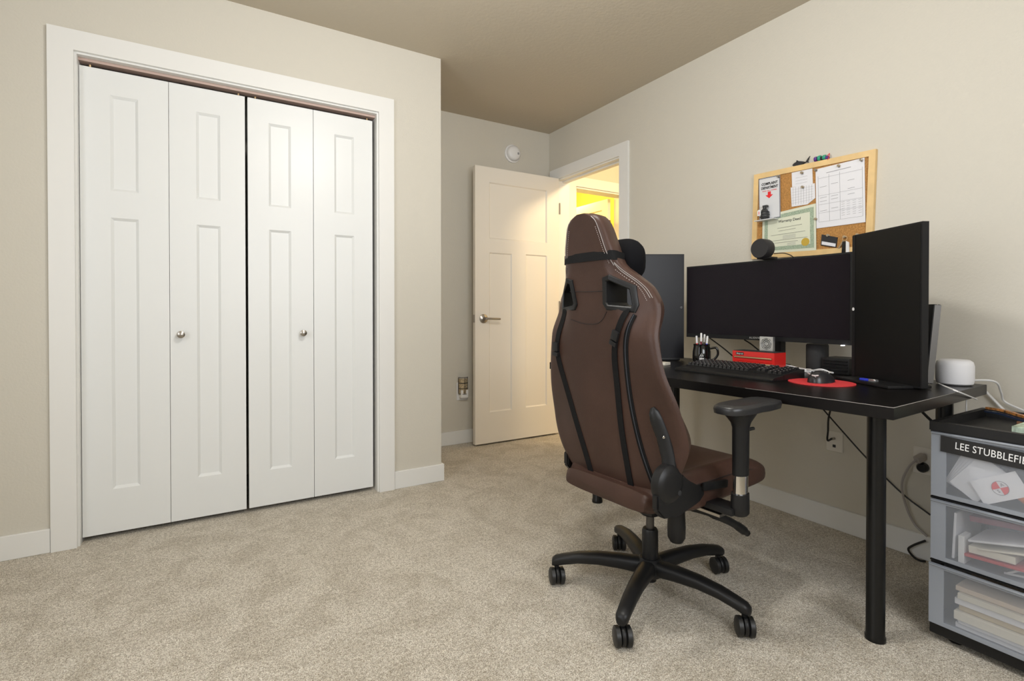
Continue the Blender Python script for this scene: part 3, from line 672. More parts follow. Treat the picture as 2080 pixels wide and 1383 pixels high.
# cords behind the desk from the monitors
for (c_, lab, x) in (([(1441, 686), (1468, 706), (1492, 726)], 'black monitor cord behind the pen mug', 2.262), ([(1512, 690), (1526, 699), (1542, 712)], 'black monitor cord behind the tool chest', 2.256)):
    bm = bm_new(); tube(bm, curve_pts([at_x(u, v, x) for u, v in c_], 6), 0.0032, 6); tag(obj('monitor_cord', bm, blackc_m), lab, 'cord')
# cream box by the left monitor
p = on_desk(1347, 741.5); cb = thing('card_box', 'small cream box of cards on the desk beside the chair', 'box', p)
bm = bm_new(); obox(bm, Matrix.Translation((p.x, p.y+0.03, DT+0.007)) @ Matrix.Rotation(0.2, 4, 'Z'), 0.05, 0.10, 0.013, 0.001, 1); obj('box_body', bm, paperg_m, cb)
bm = bm_new(); obox(bm, Matrix.Translation((p.x, p.y+0.03, DT+0.0142)) @ Matrix.Rotation(0.2, 4, 'Z'), 0.02, 0.04, 0.0008); obj('printed_label', bm, mat('brown_print', (0.35, 0.22, 0.12), 0.7), cb)
# blue usb stick on the right monitor's stand
M = Matrix.Translation(mr_mid + mr_n*0.055 + mr_s*0.0 + Vector((0, 0, DT+0.0145))) @ Matrix.Rotation(R_(ang_r)+1.75, 4, 'Z')
us = thing('usb_stick', 'blue and silver usb stick on the stand of the near monitor', 'usb stick', M.translation)
bm = bm_new(); obox(bm, M @ Matrix.Translation((-0.012, 0, 0)), 0.036, 0.015, 0.007, 0.002); obj('stick_body', bm, blue_m, us)
bm = bm_new(); obox(bm, M @ Matrix.Translation((0.018, 0, 0)), 0.026, 0.016, 0.008, 0.001, 1); obj('swivel_cover', bm, alum_m, us)
# leaning laptop
lE = on_desk(1889, 789); lx = Vector((0.70, 0.714, 0)).normalized(); lean = Vector((0.856, -0.517, 0))
lc = Vector((lE.x, lE.y, DT)) + lx*0.11
lp = thing('laptop', 'closed black laptop standing on edge behind the near monitor', 'laptop', lc)
up = (Vector((0, 0, 1)) + lean*0.085).normalized()
LM = basis(lc+up*0.137+Vector((0, 0, 0.009)), lx, up)
for nme, off, th, m, inset in (('base', -0.0068, 0.011, mat('laptop_dark', (0.009, 0.009, 0.0095), 0.3), 0.0), ('silver_rim', 0.0, 0.0022, alum_m, 0.0), ('lid', 0.0052, 0.008, mat('laptop_lid', (0.05, 0.05, 0.052), 0.35, metal=0.5), 0.001)):
    bm = bm_new(); obox(bm, LM @ Matrix.Translation((0, 0, off)), 0.22, 0.262, th, 0.0015, 1); obj(nme, bm, m, lp)
bm = bm_new(); obox(bm, LM @ Matrix.Translation((-0.1108, 0, 0)), 0.0015, 0.258, 0.019, 0.0005, 1); obj('edge_trim', bm, mat('laptop_edge_grey', (0.16, 0.155, 0.15), 0.35, metal=0.5), lp)
bm = bm_new(); obox(bm, Matrix.Translation(lc+Vector((0, 0, 0.0045))) @ Matrix.Rotation(math.atan2(lx.y, lx.x), 4, 'Z'), 0.08, 0.045, 0.008, 0.002); obj('stand', bm, plast_m, lp)
# white speaker puck
p = on_desk(1939, 781)
bm = bm_new(); lathe(bm, [(0.0001, 0.0005), (0.042, 0.0005), (0.050, 0.006), (0.0525, 0.02), (0.0525, 0.066), (0.049, 0.080), (0.040, 0.087), (0.0001, 0.0885)], Matrix.Translation((p.x, p.y, DT)), 40)
tag(obj('smart_speaker', bm, mat('white_speaker', (0.74, 0.74, 0.76), 0.6)), 'white rounded smart speaker at the back corner of the desk', 'speaker')
# white cables at the desk end
e0 = dn+db*DD
def cable(name, pts, r, m, lab, n=6):
    bm = bm_new(); tube(bm, curve_pts(pts, n), r, 7); return tag(obj(name, bm, m), lab, 'cable')
cable('white_cable', [at_z(1906, 779, DT+0.012), at_z(1945, 795, DT+0.016), at_x(1984, 811, 2.22)], 0.0024, whitec_m, 'stiff white cable end sticking out over the desk end')
cable('white_cable', [(p.x+0.055, p.y, DT+0.01), (2.345, 0.66, DT+0.012), (2.40, 0.655, DT-0.03), at_x(2040, 815, 2.43), at_x(2075, 832, 2.43), at_x(2120, 850, 2.43)], 0.0035, whitec_m, 'white cable from the speaker running down the wall')
cable('white_cable', [at_x(2002, 795, 2.435), at_x(2030, 824, 2.435), at_x(2045, 840, 2.435), at_x(2070, 875, 2.435)], 0.0045, whitec_m, 'second white cable dropping behind the plastic drawers')
_h = at_x(1963, 811, 2.30)
cable('white_cable', [(2.30, _h.y, DT-DTH-0.0005), (2.30, _h.y, DT-DTH-0.05), (2.302, _h.y-0.002, 0.40), (2.31, _h.y-0.004, 0.004)], 0.0022, whitec_m, 'thin white cable hanging straight under the desk end')
# black cords under the desk
cable('black_cable', [at_x(1664, 822, 2.40), at_x(1700, 863, 2.40), at_x(1760, 930, 2.41), at_x(1830, 1000, 2.42), at_x(1890, 1046, 2.42)], 0.0032, blackc_m, 'taut black cord running diagonally below the desk')
cable('coax_cable', [at_x(1690, 820, 2.38), at_x(1683, 850, 2.39), at_x(1682, 874, 2.40), (XR-0.032, cpm[0]+0.016, cpm[1]+0.006), (XR-0.023, cpm[0]+0.003, cpm[1]+0.014)], 0.0042, blackc_m, 'black coax cable plugged into the wall plate')
cable('black_cable', [at_x(1872, 835, 2.30), at_x(1885, 848, 2.28), at_x(1900, 862, 2.27), at_x(1915, 880, 2.27)], 0.005, blackc_m, 'bundled black cord under the desk end')
cable('black_cable', [at_x(1880, 1098, 2.41), at_x(1856, 1107, 2.41), at_x(1845, 1116, 2.41), at_z(1856, 1131, 0.006), at_z(1868, 1138, 0.006), at_z(1880, 1140, 0.006)], 0.0042, blackc_m, 'black cord looping down to the carpet by the drawers')
pg = thing('grey_plug', 'grey power plug with cord in the outlet behind the drawers', 'plug', (XR, oy, oz))
bm = bm_new(); obox(bm, basis((XR-0.030, oy-0.002, oz+0.020), (0.85, -0.25, 0.3), (0, 0, 1)), 0.042, 0.026, 0.022, 0.005); obj('plug_body', bm, greyc_m, pg)
bm = bm_new(); tube(bm, curve_pts([(XR-0.048, oy+0.004, oz+0.014), at_x(1845, 950, 2.40), at_x(1832, 982, 2.40), at_x(1838, 1020, 2.41), at_x(1856, 1062, 2.42), at_x(1884, 1090, 2.42)], 6), 0.0045, 8); obj('cord', bm, greyc_m, pg)
bm = bm_new(); lathe(bm, [(0.0001, 0), (0.019, 0), (0.019, 0.018), (0.014, 0.026), (0.0001, 0.026)], basis((XR-0.007, oy-0.006, oz-0.018), (0, -1, 0), (0, 0, 1)), 20)
tag(obj('black_plug', bm, plastg_m), 'round black power plug in the outlet behind the drawers', 'plug')

# ------------------------------------------------------------------ cork board and what hangs on it
XB = XR - 0.018
bt = thing('cork_board', 'pine framed cork board hung slightly crooked above the desk', 'cork board', (XR, 1.34, 1.25))
TL, TR_, BL = at_x(1531.5, 355, XB), at_x(1779, 302, XB), at_x(1531.5, 527, XB)
ex = (TR_-TL); BW = ex.length; ex.normalize(); ez = Vector((0, ex.z, -ex.y)); ez = ez if ez.z > 0 else -ez
BHt = 0.432
def bpt(a, b, d=0.0): return TL + ex*a - ez*b + Vector((-d, 0, 0))    # a along the top, b down, d out from the wall
FW = 0.026
for nme, (a0, b0, a1, b1) in (('frame_rail', (0, 0, BW, FW)), ('frame_rail', (0, BHt-FW, BW, BHt)), ('frame_stile', (0, FW, FW, BHt-FW)), ('frame_stile', (BW-FW, FW, BW, BHt-FW))):
    bm = bm_new(); prism(bm, [bpt(a0, b0), bpt(a1, b0), bpt(a1, b1), bpt(a0, b1)], (XR-XB-0.0005, 0, 0)); obj(nme, bm, pine_m, bt, smooth=0)
bm = bm_new(); prism(bm, [bpt(a, b, -0.006) for a, b in ((FW-0.002, FW-0.002), (BW-FW+0.002, FW-0.002), (BW-FW+0.002, BHt-FW+0.002), (FW-0.002, BHt-FW+0.002))], (0.008, 0, 0)); obj('cork_sheet', bm, cork_m, bt, smooth=0)
XC = XB + 0.006   # cork surface
def pxb(u, v, d=0.002): return at_x(u, v, XC-d)
def sheet(name, corners, d, m, label, cat, th=0.0008, parent=None):
    bm = bm_new(); prism(bm, [pxb(u, v, d) for u, v in corners], (th, 0, 0))
    o = obj(name, bm, m, parent, smooth=0)
    if parent is None: tag(o, label, cat)
    return o
def line(parent, a, b, d, th, m, name='printed_line'):
    p, q = pxb(*a, d), pxb(*b, d); t = (q-p).normalized(); n_ = Vector((0, t.z, -t.y))*th/2
    bm = bm_new(); prism(bm, [p-n_, q-n_, q+n_, p+n_], (-0.0003, 0, 0)); return obj(name, bm, m, parent, smooth=0)
TXT = lambda u, v, d, rot=0.0: Matrix.Translation(pxb(u, v, d)) @ basis((0, 0, 0), (0, -1, 0), (0, 0, 1)) @ Matrix.Rotation(rot, 4, 'Z')
# certificate
ce = thing('certificate', 'pale green certificate with ornate border and gold seal on the cork board', 'certificate', pxb(1602, 515))
C4 = [(1549, 439), (1657, 413), (1658, 508), (1548, 515)]
sheet('paper_sheet', C4, 0.0066, cert_m, '', '', parent=ce)
def lerp4(C, s, t):
    a = (C[0][0]+(C[1][0]-C[0][0])*s, C[0][1]+(C[1][1]-C[0][1])*s); b = (C[3][0]+(C[2][0]-C[3][0])*s, C[3][1]+(C[2][1]-C[3][1])*s)
    return (a[0]+(b[0]-a[0])*t, a[1]+(b[1]-a[1])*t)
bm = bm_new(); o_ = [pxb(*lerp4(C4, s_, t_), 0.0070) for s_, t_ in ((.04, .06), (.96, .06), (.96, .94), (.04, .94))]; i_ = [pxb(*lerp4(C4, s_, t_), 0.0070) for s_, t_ in ((.10, .15), (.89, .15), (.89, .85), (.10, .85))]
ringplate(bm, o_, i_, (-0.0004, 0, 0)); obj('ornate_border', bm, certb_m, ce, smooth=0)
text('heading_lettering', 'Warranty Deed', 0.019, inkb_m, TXT(1603, 447, 0.0074, 0.0), ce, sx=0.9, shear=0.1)
for k, (s0, s1, t_) in enumerate(((.28, .74, .40), (.30, .62, .47), (.16, .80, .56), (.16, .84, .70), (.20, .66, .76))):
    line(ce, lerp4(C4, s0, t_), lerp4(C4, s1, t_-0.008), 0.0071, 0.0011, inkb_m)
for k in range(5):
    line(ce, lerp4(C4, .38, .595+k*.02), lerp4(C4, .62, .59+k*.02), 0.0071, 0.0008, ink_m)
for k in range(4): line(ce, lerp4(C4, .46, .79+k*.022), lerp4(C4, .62, .785+k*.022), 0.0071, 0.0008, ink_m)
bm = bm_new(); lathe(bm, [(0.0001, 0), (0.019, 0), (0.019, 0.0008), (0.0001, 0.0012)], basis(pxb(*lerp4(C4, .80, .80), 0.0071), (0, -1, 0), (0, 0, 1)), 28); obj('gold_seal', bm, gold_m, ce)
# calendar sheet
cal = thing('wall_planner', 'large white printed planner sheet pinned on the cork board', 'paper', pxb(1707, 450))
K4 = [(1656.5, 344), (1756, 320), (1758, 451), (1658.5, 464)]
sheet('paper_sheet', K4, 0.0036, paper_m, '', '', parent=cal)
for t_ in (.17, .46, .61, .75, .90): line(cal, lerp4(K4, .05, t_), lerp4(K4, .95, t_), 0.0040, 0.0008, ink_m)
for s_ in (.05, .27, .49, .95): line(cal, lerp4(K4, s_, .13), lerp4(K4, s_, .90), 0.0040, 0.0008, ink_m)
line(cal, lerp4(K4, .22, .10), lerp4(K4, .72, .095), 0.0040, 0.0022, ink_m, 'printed_title')
for s_, t_ in ((.15, .32), (.38, .30), (.72, .30), (.15, .50), (.38, .50), (.15, .56), (.38, .55), (.15, .72), (.38, .70), (.72, .43), (.72, .52)):
    line(cal, lerp4(K4, s_-.07, t_), lerp4(K4, s_+.07, t_-.004), 0.0040, 0.0014, ink_m, 'printed_entry')
for s_ in (.55, .66, .78, .90):
    for k in range(7): line(cal, lerp4(K4, s_-.035, .63+k*.035), lerp4(K4, s_+.03, .627+k*.035), 0.0040, 0.0010, ink_m, 'printed_entry')
# two small papers
pa = thing('note_paper', 'small white note pinned at the top of the cork board', 'paper', pxb(1629, 370))
sheet('paper_sheet', [(1608, 351), (1650, 342), (1651, 374), (1609, 380)], 0.0016, paper_m, '', '', parent=pa)
for k in range(3): line(pa, (1616, 362+k*6), (1640, 357+k*6), 0.0019, 0.0007, ink_m)
pb = thing('ruled_list', 'grid ruled list pinned below the small note on the cork board', 'paper', pxb(1630, 400))
bm = bm_new(); c4 = [(1606, 381), (1655, 372), (1656, 402), (1640, 415), (1608, 420)]; prism(bm, [pxb(u, v, 0.0027) for u, v in c4], (0.0008, 0, 0)); obj('paper_sheet', bm, paper_m, pb, smooth=0)
for k in range(8): line(pb, (1611+k*5.4, 381-k*.9), (1611+k*5.4, 417-k*.9-(6 if k > 6 else 0)), 0.0030, 0.0006, ink_m)
for k in range(6): line(pb, (1608, 386+k*5.5), (1652, 378+k*5.2), 0.0030, 0.0005, ink_m)
# complaint sign
S4 = [(1541, 364), (1584, 355), (1585, 441), (1542, 447)]
sg = thing('novelty_sign', 'white metal sign with red arrow and hanging grenade on the cork board', 'sign', pxb(1563, 445))
sheet('sign_plate', S4, 0.010, sign_m, '', '', th=0.003, parent=sg)
for s0, t0, s1, t1 in ((.0, .012, 1, .012), (.0, .99, 1, .99), (.015, 0, .015, 1), (.985, 0, .985, 1)): line(sg, lerp4(S4, s0, t0), lerp4(S4, s1, t1), 0.0104, 0.0022, mat('navy_border', (0.02, 0.03, 0.07), 0.4), 'border_line')
rt = -0.02
text('sign_lettering', 'COMPLAINT', 0.0175, inkb_m, TXT(1563, 372.5, 0.0105, rt), sg, sx=0.86, bold=0.0006)
text('sign_lettering', 'DEPARTMENT', 0.0175, inkb_m, TXT(1563, 380.5, 0.0105, rt), sg, sx=0.80, bold=0.0006)
text('sign_lettering', 'PLEASE TAKE A NUMBER', 0.0075, inkr_m, TXT(1563, 386.8, 0.0105, rt), sg, sx=0.92)
bm = bm_new(); ac = pxb(1562.5, 396, 0.0105)
prism(bm, [ac+Vector((0, -y, z)) for y, z in ((-0.0075, 0.017), (0.0085, 0.017), (0.0085, 0.001), (0.020, 0.001), (0.0, -0.016), (-0.020, 0.001), (-0.0075, 0.001))], (-0.0006, 0, 0)); obj('red_arrow', bm, inkr_m, sg, smooth=0)
sh = pxb(1562, 446.5, 0.010); bm = bm_new(); box(bm, sh.x-0.040, sh.x, sh.y-0.048, sh.y+0.055, sh.z-0.004, sh.z); obj('ledge', bm, sign_m, sg)
gc = pxb(1553, 443, 0.026); gc.z = sh.z+0.0003
bm = bm_new(); lathe(bm, [(0.0001, 0), (0.012, 0), (0.019, 0.010), (0.021, 0.024), (0.019, 0.040), (0.012, 0.052), (0.008, 0.056), (0.008, 0.062), (0.0001, 0.062)], Matrix.Translation(gc), 16)
gb = obj('grenade_body', bm, gren_m, sg)
for k in range(3):
    bm = bm_new(); zz = 0.013+k*0.013; rr = (0.0205, 0.0218, 0.0200)[k]; tube(bm, [gc+Vector((rr*math.cos(t), rr*math.sin(t), zz)) for t in np.linspace(0, 2*math.pi, 21)], 0.0022, 6); obj('body_ridge', bm, gren_m, sg)
bm = bm_new(); box(bm, gc.x-0.008, gc.x+0.008, gc.y-0.016, gc.y+0.007, gc.z+0.062, gc.z+0.072, 0.002); obj('lever_cap', bm, gren_m, sg)
bm = bm_new(); tube(bm, [gc+Vector((-0.014, 0.010+0.008*math.cos(t), 0.056+0.008*math.sin(t))) for t in np.linspace(0, 2*math.pi, 17)], 0.0012, 6); obj('pull_ring', bm, chrome_m, sg)
tgp = gc+Vector((-0.0235, 0.014, 0.034)); bm = bm_new(); prism(bm, [tgp+Vector((0, y, z)) for y, z in ((-0.009, -0.014), (0.009, -0.014), (0.009, 0.012), (0.004, 0.016), (-0.004, 0.016), (-0.009, 0.012))], (-0.001, 0, 0)); obj('number_tag', bm, white_m, sg, smooth=0)
text('tag_number', '1', 0.020, inkr_m, basis(tgp+Vector((-0.0014, 0, -0.001)), (0, -1, 0), (0, 0, 1)), sg, bold=0.0006)
# badge, keys
bg = thing('id_badge', 'black badge holder with white strip hanging on the cork board', 'badge', pxb(1684, 490))
B4 = [(1669, 476), (1701, 482), (1698, 503), (1667, 498)]
sheet('badge_case', B4, 0.006, inkb_m, '', '', th=0.004, parent=bg)
sheet('white_strip', [lerp4(B4, .05, .62), lerp4(B4, .95, .62), lerp4(B4, .95, .92), lerp4(B4, .05, .92)], 0.0068, paper_m, '', '', parent=bg)
ky = thing('key_bunch', 'bunch of keys and black and white fobs on the cork board', 'keys', pxb(1717, 485))
p = pxb(1716, 484, 0.012); bm = bm_new(); tube(bm, [p+Vector((0, 0.010*math.cos(t), 0.010*math.sin(t))) for t in np.linspace(0, 2*math.pi, 19)], 0.0014, 6); obj('key_ring', bm, brass_m, ky)
bm = bm_new(); prism(bm, [pxb(u, v, 0.012) for u, v in ((1711, 491), (1717.5, 490), (1716, 517), (1709, 518))], (0.006, 0, 0)); obj('black_fob', bm, plastg_m, ky, smooth=0)
bm = bm_new(); prism(bm, [pxb(u, v, 0.014) for u, v in ((1718, 489), (1724, 492), (1724.5, 516), (1718, 517))], (0.006, 0, 0)); obj('white_fob', bm, white_m, ky, smooth=0)
bm = bm_new(); prism(bm, [pxb(u, v, 0.010) for u, v in ((1712, 488), (1714, 489), (1704, 505), (1702, 504))], (0.002, 0, 0)); obj('brass_key', bm, steelpin_m, ky, smooth=0)
# push pins
def pin(u, v, lab, m=steelpin_m, d=0.004):
    p = pxb(u, v, d); bm = bm_new(); lathe(bm, [(0.0001, 0), (0.0055, 0), (0.0055, 0.0025), (0.0035, 0.004), (0.004, 0.009), (0.006, 0.011), (0.0001, 0.0115)], basis(p, (0, -1, 0), (0, 0, 1)), 14)
    tag(obj('push_pin', bm, m), lab, 'push pin', 'pins in the cork board')
pin(1705, 337, 'brass pin at the top middle of the white planner sheet'); pin(1658.5, 345.5, 'steel pin at the top left corner of the planner sheet', steel_m)
pin(1751, 325, 'steel pin at the top right corner of the planner sheet', steel_m); pin(1630, 351, 'brass pin through the small white note')
pin(1631.5, 380, 'brass pin through the ruled list'); pin(1658, 445, 'brass pin between certificate and planner sheet'); pin(1683, 478, 'brass hook pin holding the black badge', d=0.001)
pin(1716.5, 481, 'brass hook pin holding the keys', d=0.001); pin(1743, 477, 'lone brass hook pin at the lower right of the board', d=0.001); pin(1582, 358.5, 'steel pin at the top right corner of the novelty sign', steel_m, 0.0115)
# fish and gamepad toy on top of the frame
def top_pt(u):  # point on the frame's top edge at image column u
    a_ = 0.0
    for k in range(60):
        p = bpt(a_, 0.0, 0.0); d = p-cO; uu = 1040+FPX*d.dot(cR)/d.dot(cF); a_ += (u-uu)*0.0013
    return a_
af = top_pt(1625); fs = thing('fish_figure', 'black fish figure lying on top of the cork board frame', 'figurine', bpt(af, 0, -0.008))
fo = bpt(af, -0.0006, -0.004)
def fp(a, b): return fo+ex*a+ez*b
body = [(-0.040, 0.006), (-0.034, 0.001), (-0.018, 0.0), (0.0, 0.001), (0.012, 0.005), (0.022, 0.010), (0.012, 0.014), (-0.004, 0.019), (-0.020, 0.020), (-0.034, 0.014)]
bm = bm_new(); prism(bm, [fp(a, b) for a, b in body], (0.011, 0, 0)); obj('fish_body', bm, inkb_m, fs, smooth=0)
bm = bm_new(); prism(bm, [fp(a, b)+Vector((0.003, 0, 0)) for a, b in ((0.0215, 0.0098), (0.036, 0.004), (0.031, 0.013), (0.041, 0.034), (0.030, 0.022))], (0.005, 0, 0)); obj('tail_fin', bm, inkb_m, fs, smooth=0)
bm = bm_new(); prism(bm, [fp(a, b)+Vector((0.004, 0, 0)) for a, b in ((-0.024, 0.0195), (-0.010, 0.0195), (-0.022, 0.028))], (0.004, 0, 0)); obj('dorsal_fin', bm, inkb_m, fs, smooth=0)
ag = top_pt(1667); gt = thing('toy_bundle', 'purple green and red toy trinket on the cork board frame', 'toy', bpt(ag, 0, -0.008))
for nme, a, m, r in (('purple_bead', -0.024, purple_m, 0.0115), ('green_ring', -0.008, green_m, 0.0125), ('dark_bead', 0.004, inkb_m, 0.009), ('green_ring', 0.014, green_m, 0.0115), ('purple_bead', 0.026, purple_m, 0.008)):
    c_ = bpt(ag+a, -r-0.0005, -0.006); bm = bm_new()
    lathe(bm, [(r*0.5, -0.006), (r*0.92, -0.006), (r, -0.003), (r, 0.003), (r*0.92, 0.006), (r*0.5, 0.006)], basis(c_, ez, Vector((1, 0, 0))), 20); obj(nme, bm, m, gt)
bm = bm_new(); tube(bm, curve_pts([bpt(ag+0.026, -0.016, -0.004), bpt(ag+0.036, -0.024, -0.004), bpt(ag+0.036, -0.008, 0.001), bpt(ag+0.032, 0.004, 0.002)], 6), 0.0014, 6); obj('red_string', bm, inkr_m, gt)

# ------------------------------------------------------------------ plastic drawer cart
CXF, CXB, CY1, CY0 = 1.865, 2.27, 0.668, 0.305
CH = at_x(1886, 854, CXF-0.004).z
ct = thing('drawer_cart', 'three drawer cart with black frame and milky plastic drawers by the desk end', 'drawer cart', ((CXF+CXB)/2, (CY0+CY1)/2, 0))
bm = bm_new(); grid_slab(bm, [CXF-0.004, CXF+0.016, CXB-0.016, CXB+0.002], [CY0, CY0+0.016, CY1-0.016, CY1], [(1, 1)], lambda u, v: (u, v, CH), (0, 0, -1), 0.026); obj('tray_rim', bm, plast_m, ct, smooth=0)
bm = bm_new(); box(bm, CXF, CXB, CY0+0.002, CY1-0.002, CH-0.032, CH-0.026); obj('tray_floor', bm, plast_m, ct, smooth=0)
for (x, y) in ((CXF+0.02, CY1-0.014), (CXB-0.014, CY1-0.014), (CXF+0.02, CY0+0.014), (CXB-0.014, CY0+0.014)):
    bm = bm_new(); box(bm, x-0.012, x+0.012, y-0.012, y+0.012, 0.05, CH-0.032); obj('corner_post', bm, plast_m, ct, smooth=0)
LEV = [0.052, 0.240, 0.428, CH-0.026]
for z in (0.020, 0.236, 0.424):
    bm = bm_new(); box(bm, CXF+0.004, CXB, CY0, CY1, z, z+(0.034 if z < 0.1 else 0.006), 0.002, 1); obj('shelf_frame', bm, plast_m, ct, smooth=0)
for (x, y) in ((CXF+0.05, CY1-0.05), (CXB-0.05, CY1-0.05), (CXF+0.05, CY0+0.05), (CXB-0.05, CY0+0.05)):
    bm = bm_new(); lathe(bm, [(0.0001, 0.0005), (0.018, 0.0005), (0.020, 0.020), (0.0001, 0.020)], Matrix.Translation((x, y, 0)), 16); obj('foot', bm, plast_m, ct)
drawers = []
for k in range(3):
    z0, z1 = LEV[k]+0.006, LEV[k+1]-0.004
    xf = CXF - (0.012 if k == 0 else 0.002)
    bm = bm_new()
    grid_slab(bm, [CY0+0.004, CY0+0.04, CY1-0.04, CY1-0.004], [z0, z0+0.012, z1-0.012, z1], [(1, 1)], lambda u, v: (xf, u, v), (1, 0, 0), 0.004)
    box(bm, xf+0.004, CXB-0.02, CY1-0.0075, CY1-0.005, z0, z1-0.02); box(bm, xf+0.004, CXB-0.02, CY0+0.005, CY0+0.0075, z0, z1-0.02); box(bm, CXB-0.023, CXB-0.0205, CY0+0.006, CY1-0.006, z0, z1-0.02)
    box(bm, xf+0.004, CXB-0.02, CY0+0.006, CY1-0.006, z0, z0+0.0025)
    dw = obj('drawer', bm, milk2_m, ct, smooth=0); drawers.append((dw, xf, z0, z1))
    bm = bm_new(); grid_slab(bm, [CY0+0.04, CY1-0.04], [z0+0.012, z1-0.012], [], lambda u, v: (xf+0.001, u, v), (1, 0, 0), 0.002); obj('clear_window', bm, milk_m, dw, smooth=0)
    bm = bm_new(); box(bm, xf-0.006, xf, CY0+0.004, CY1-0.004, z1-0.006, z1, 0.002, 1); obj('lip', bm, milk2_m, dw)
dw, xf, z0, z1 = drawers[2]
NA, NB_, NC, ND = at_x(1911, 884, xf-0.003), at_x(2110, 926, xf-0.003), at_x(2110, 961, xf-0.003), at_x(1910, 916, xf-0.003)
bm = bm_new(); prism(bm, [NA, NB_, NC, ND], (0.002, 0, 0)); np_ = obj('name_plate', bm, mat('black_engraving_plate', (0.012, 0.012, 0.013), 0.4), dw, smooth=0)
exn = (NB_-NA).normalized(); me = text_mesh('LEE STUBBLEFIE', 0.0285, white_letter_m, spacing=1.04)
wmax = max(v.co.x for v in me.vertices)*2
pa_, pb_ = at_x(1940, 905, xf-0.0036), at_x(2086, 938, xf-0.0036)
me.transform(basis((pa_+pb_)/2, exn, (0, 0, 1)) @ Matrix.Diagonal(((pb_-pa_).length/wmax, 1, 1, 1))); obj('engraved_lettering', me, None, dw)
# contents
def slab(name, c, rx, sx, sy, sz, m, label, cat, tilt=0.0, parent=None):
    bm = bm_new(); obox(bm, Matrix.Translation(c) @ Matrix.Rotation(rx, 4, 'X') @ Matrix.Rotation(tilt, 4, 'Y'), sx, sy, sz, 0.0008, 1)
    o = obj(name, bm, m, parent, smooth=0)
    if parent is None: tag(o, label, cat)
    return o
z0 = drawers[2][2]+0.003
cfan = [(0.30, 'fan of white playing cards leaning in the top drawer')]
for k in range(5):
    slab('greeting_card', (CXF+0.016+k*0.004, 0.560+k*0.006, z0+0.070+k*0.002), 0.62-k*0.05, 0.001, 0.075, 0.120, paper_m, ('front' if k == 0 else ('second', 'third', 'fourth', 'rearmost')[k-1])+' white greeting card of the fan in the top drawer', 'card')
kc = thing('logo_card', 'white card with red and white round emblem in the top drawer', 'card', (CXF+0.012, 0.515, z0))
Mk = Matrix.Translation((CXF+0.009, 0.513, z0+0.058)) @ Matrix.Rotation(-0.52, 4, 'X')
bm = bm_new(); obox(bm, Mk, 0.001, 0.110, 0.066); obj('card_sheet', bm, paper_m, kc, smooth=0)
Ml = Mk @ basis((-0.0008, -0.002, 0), (0, -1, 0), (0, 0, 1))
def sector(a0, a1, r): return [Ml @ Vector((0, 0, 0))] + [Ml @ Vector((r*math.cos(R_(t)), r*math.sin(R_(t)), 0)) for t in np.linspace(a0, a1, 9)]
for a0 in (90, 270):
    bm = bm_new(); prism(bm, sector(a0, a0+90, 0.0185), Ml.to_3x3() @ Vector((0, 0, 0.0005))); obj('red_quarter', bm, mat('emblem_red', (0.70, 0.07, 0.08), 0.6), kc, smooth=0)
bm = bm_new(); tube(bm, [Ml @ Vector((0.0185*math.cos(t), 0.0185*math.sin(t), 0.0004)) for t in np.linspace(0, 2*math.pi, 29)], 0.0006, 5); obj('emblem_ring', bm, ink_m, kc)
text('emblem_letter', 'S', 0.012, ink_m, Ml @ Matrix.Translation((-0.007, -0.007, 0.0006)) , kc); text('emblem_letter', 'A', 0.012, ink_m, Ml @ Matrix.Translation((0.008, 0.007, 0.0006)), kc)
for k, (y, r_) in enumerate(((0.545, 0.25), (0.505, -0.1), (0.468, 0.15))):
    slab('photo_print', (CXF+0.040+k*0.003, y, z0+0.092), r_, 0.001, 0.062, 0.045, navy_m, ('left', 'middle', 'right')[k]+' dark photo print behind the cards in the top drawer', 'photo')
slab('paper_stack', (CXF+0.11, 0.50, z0+0.1475), 0, 0.18, 0.24, 0.006, paper_m, 'stack of white paper behind the black name plate', 'paper')
bm = bm_new(); lathe(bm, [(0.0001, -0.045), (0.004, -0.044), (0.006, -0.035), (0.018, -0.028), (0.024, -0.005), (0.022, 0.02), (0.012, 0.035), (0.0001, 0.038)], basis((CXF+0.034, 0.448, z0+0.046), (0, 0, 1), (1, 0, 0)), 20)
tag(obj('orange_toy', bm, orange_m), 'orange plastic toy at the right of the top drawer', 'toy')
z0 = drawers[1][2]+0.003
slab('white_folder', (CXF+0.12, 0.615, z0+0.075), 0.04, 0.20, 0.006, 0.135, paper_m, 'white folder standing at the left of the middle drawer', 'folder')
slab('white_box', (CXF+0.04, 0.597, z0+0.042), 0.0, 0.05, 0.014, 0.080, white_m, 'narrow white box upright in the middle drawer', 'box')
slab('maroon_book', (CXF+0.15, 0.475, z0+0.140), -0.10, 0.20, 0.23, 0.016, maroon_m, 'maroon covered book on top in the middle drawer', 'book')
slab('white_booklet', (CXF+0.085, 0.475, z0+0.100), -0.24, 0.14, 0.22, 0.006, paper_m, 'white booklet slanting across the middle drawer', 'booklet')
slab('grey_booklet', (CXF+0.085, 0.462, z0+0.080), -0.22, 0.14, 0.20, 0.005, paperg_m, 'thin grey booklet under the slanting white one', 'booklet')
slab('cream_notebook', (CXF+0.080, 0.532, z0+0.052), -0.05, 0.12, 0.10, 0.020, paperg_m, 'thick cream notebook in the middle drawer', 'notebook')
slab('red_notebook', (CXF+0.075, 0.525, z0+0.034), -0.05, 0.12, 0.13, 0.008, mat('red_cover', (0.50, 0.04, 0.04), 0.5), 'thin red notebook below the cream notebook', 'notebook')
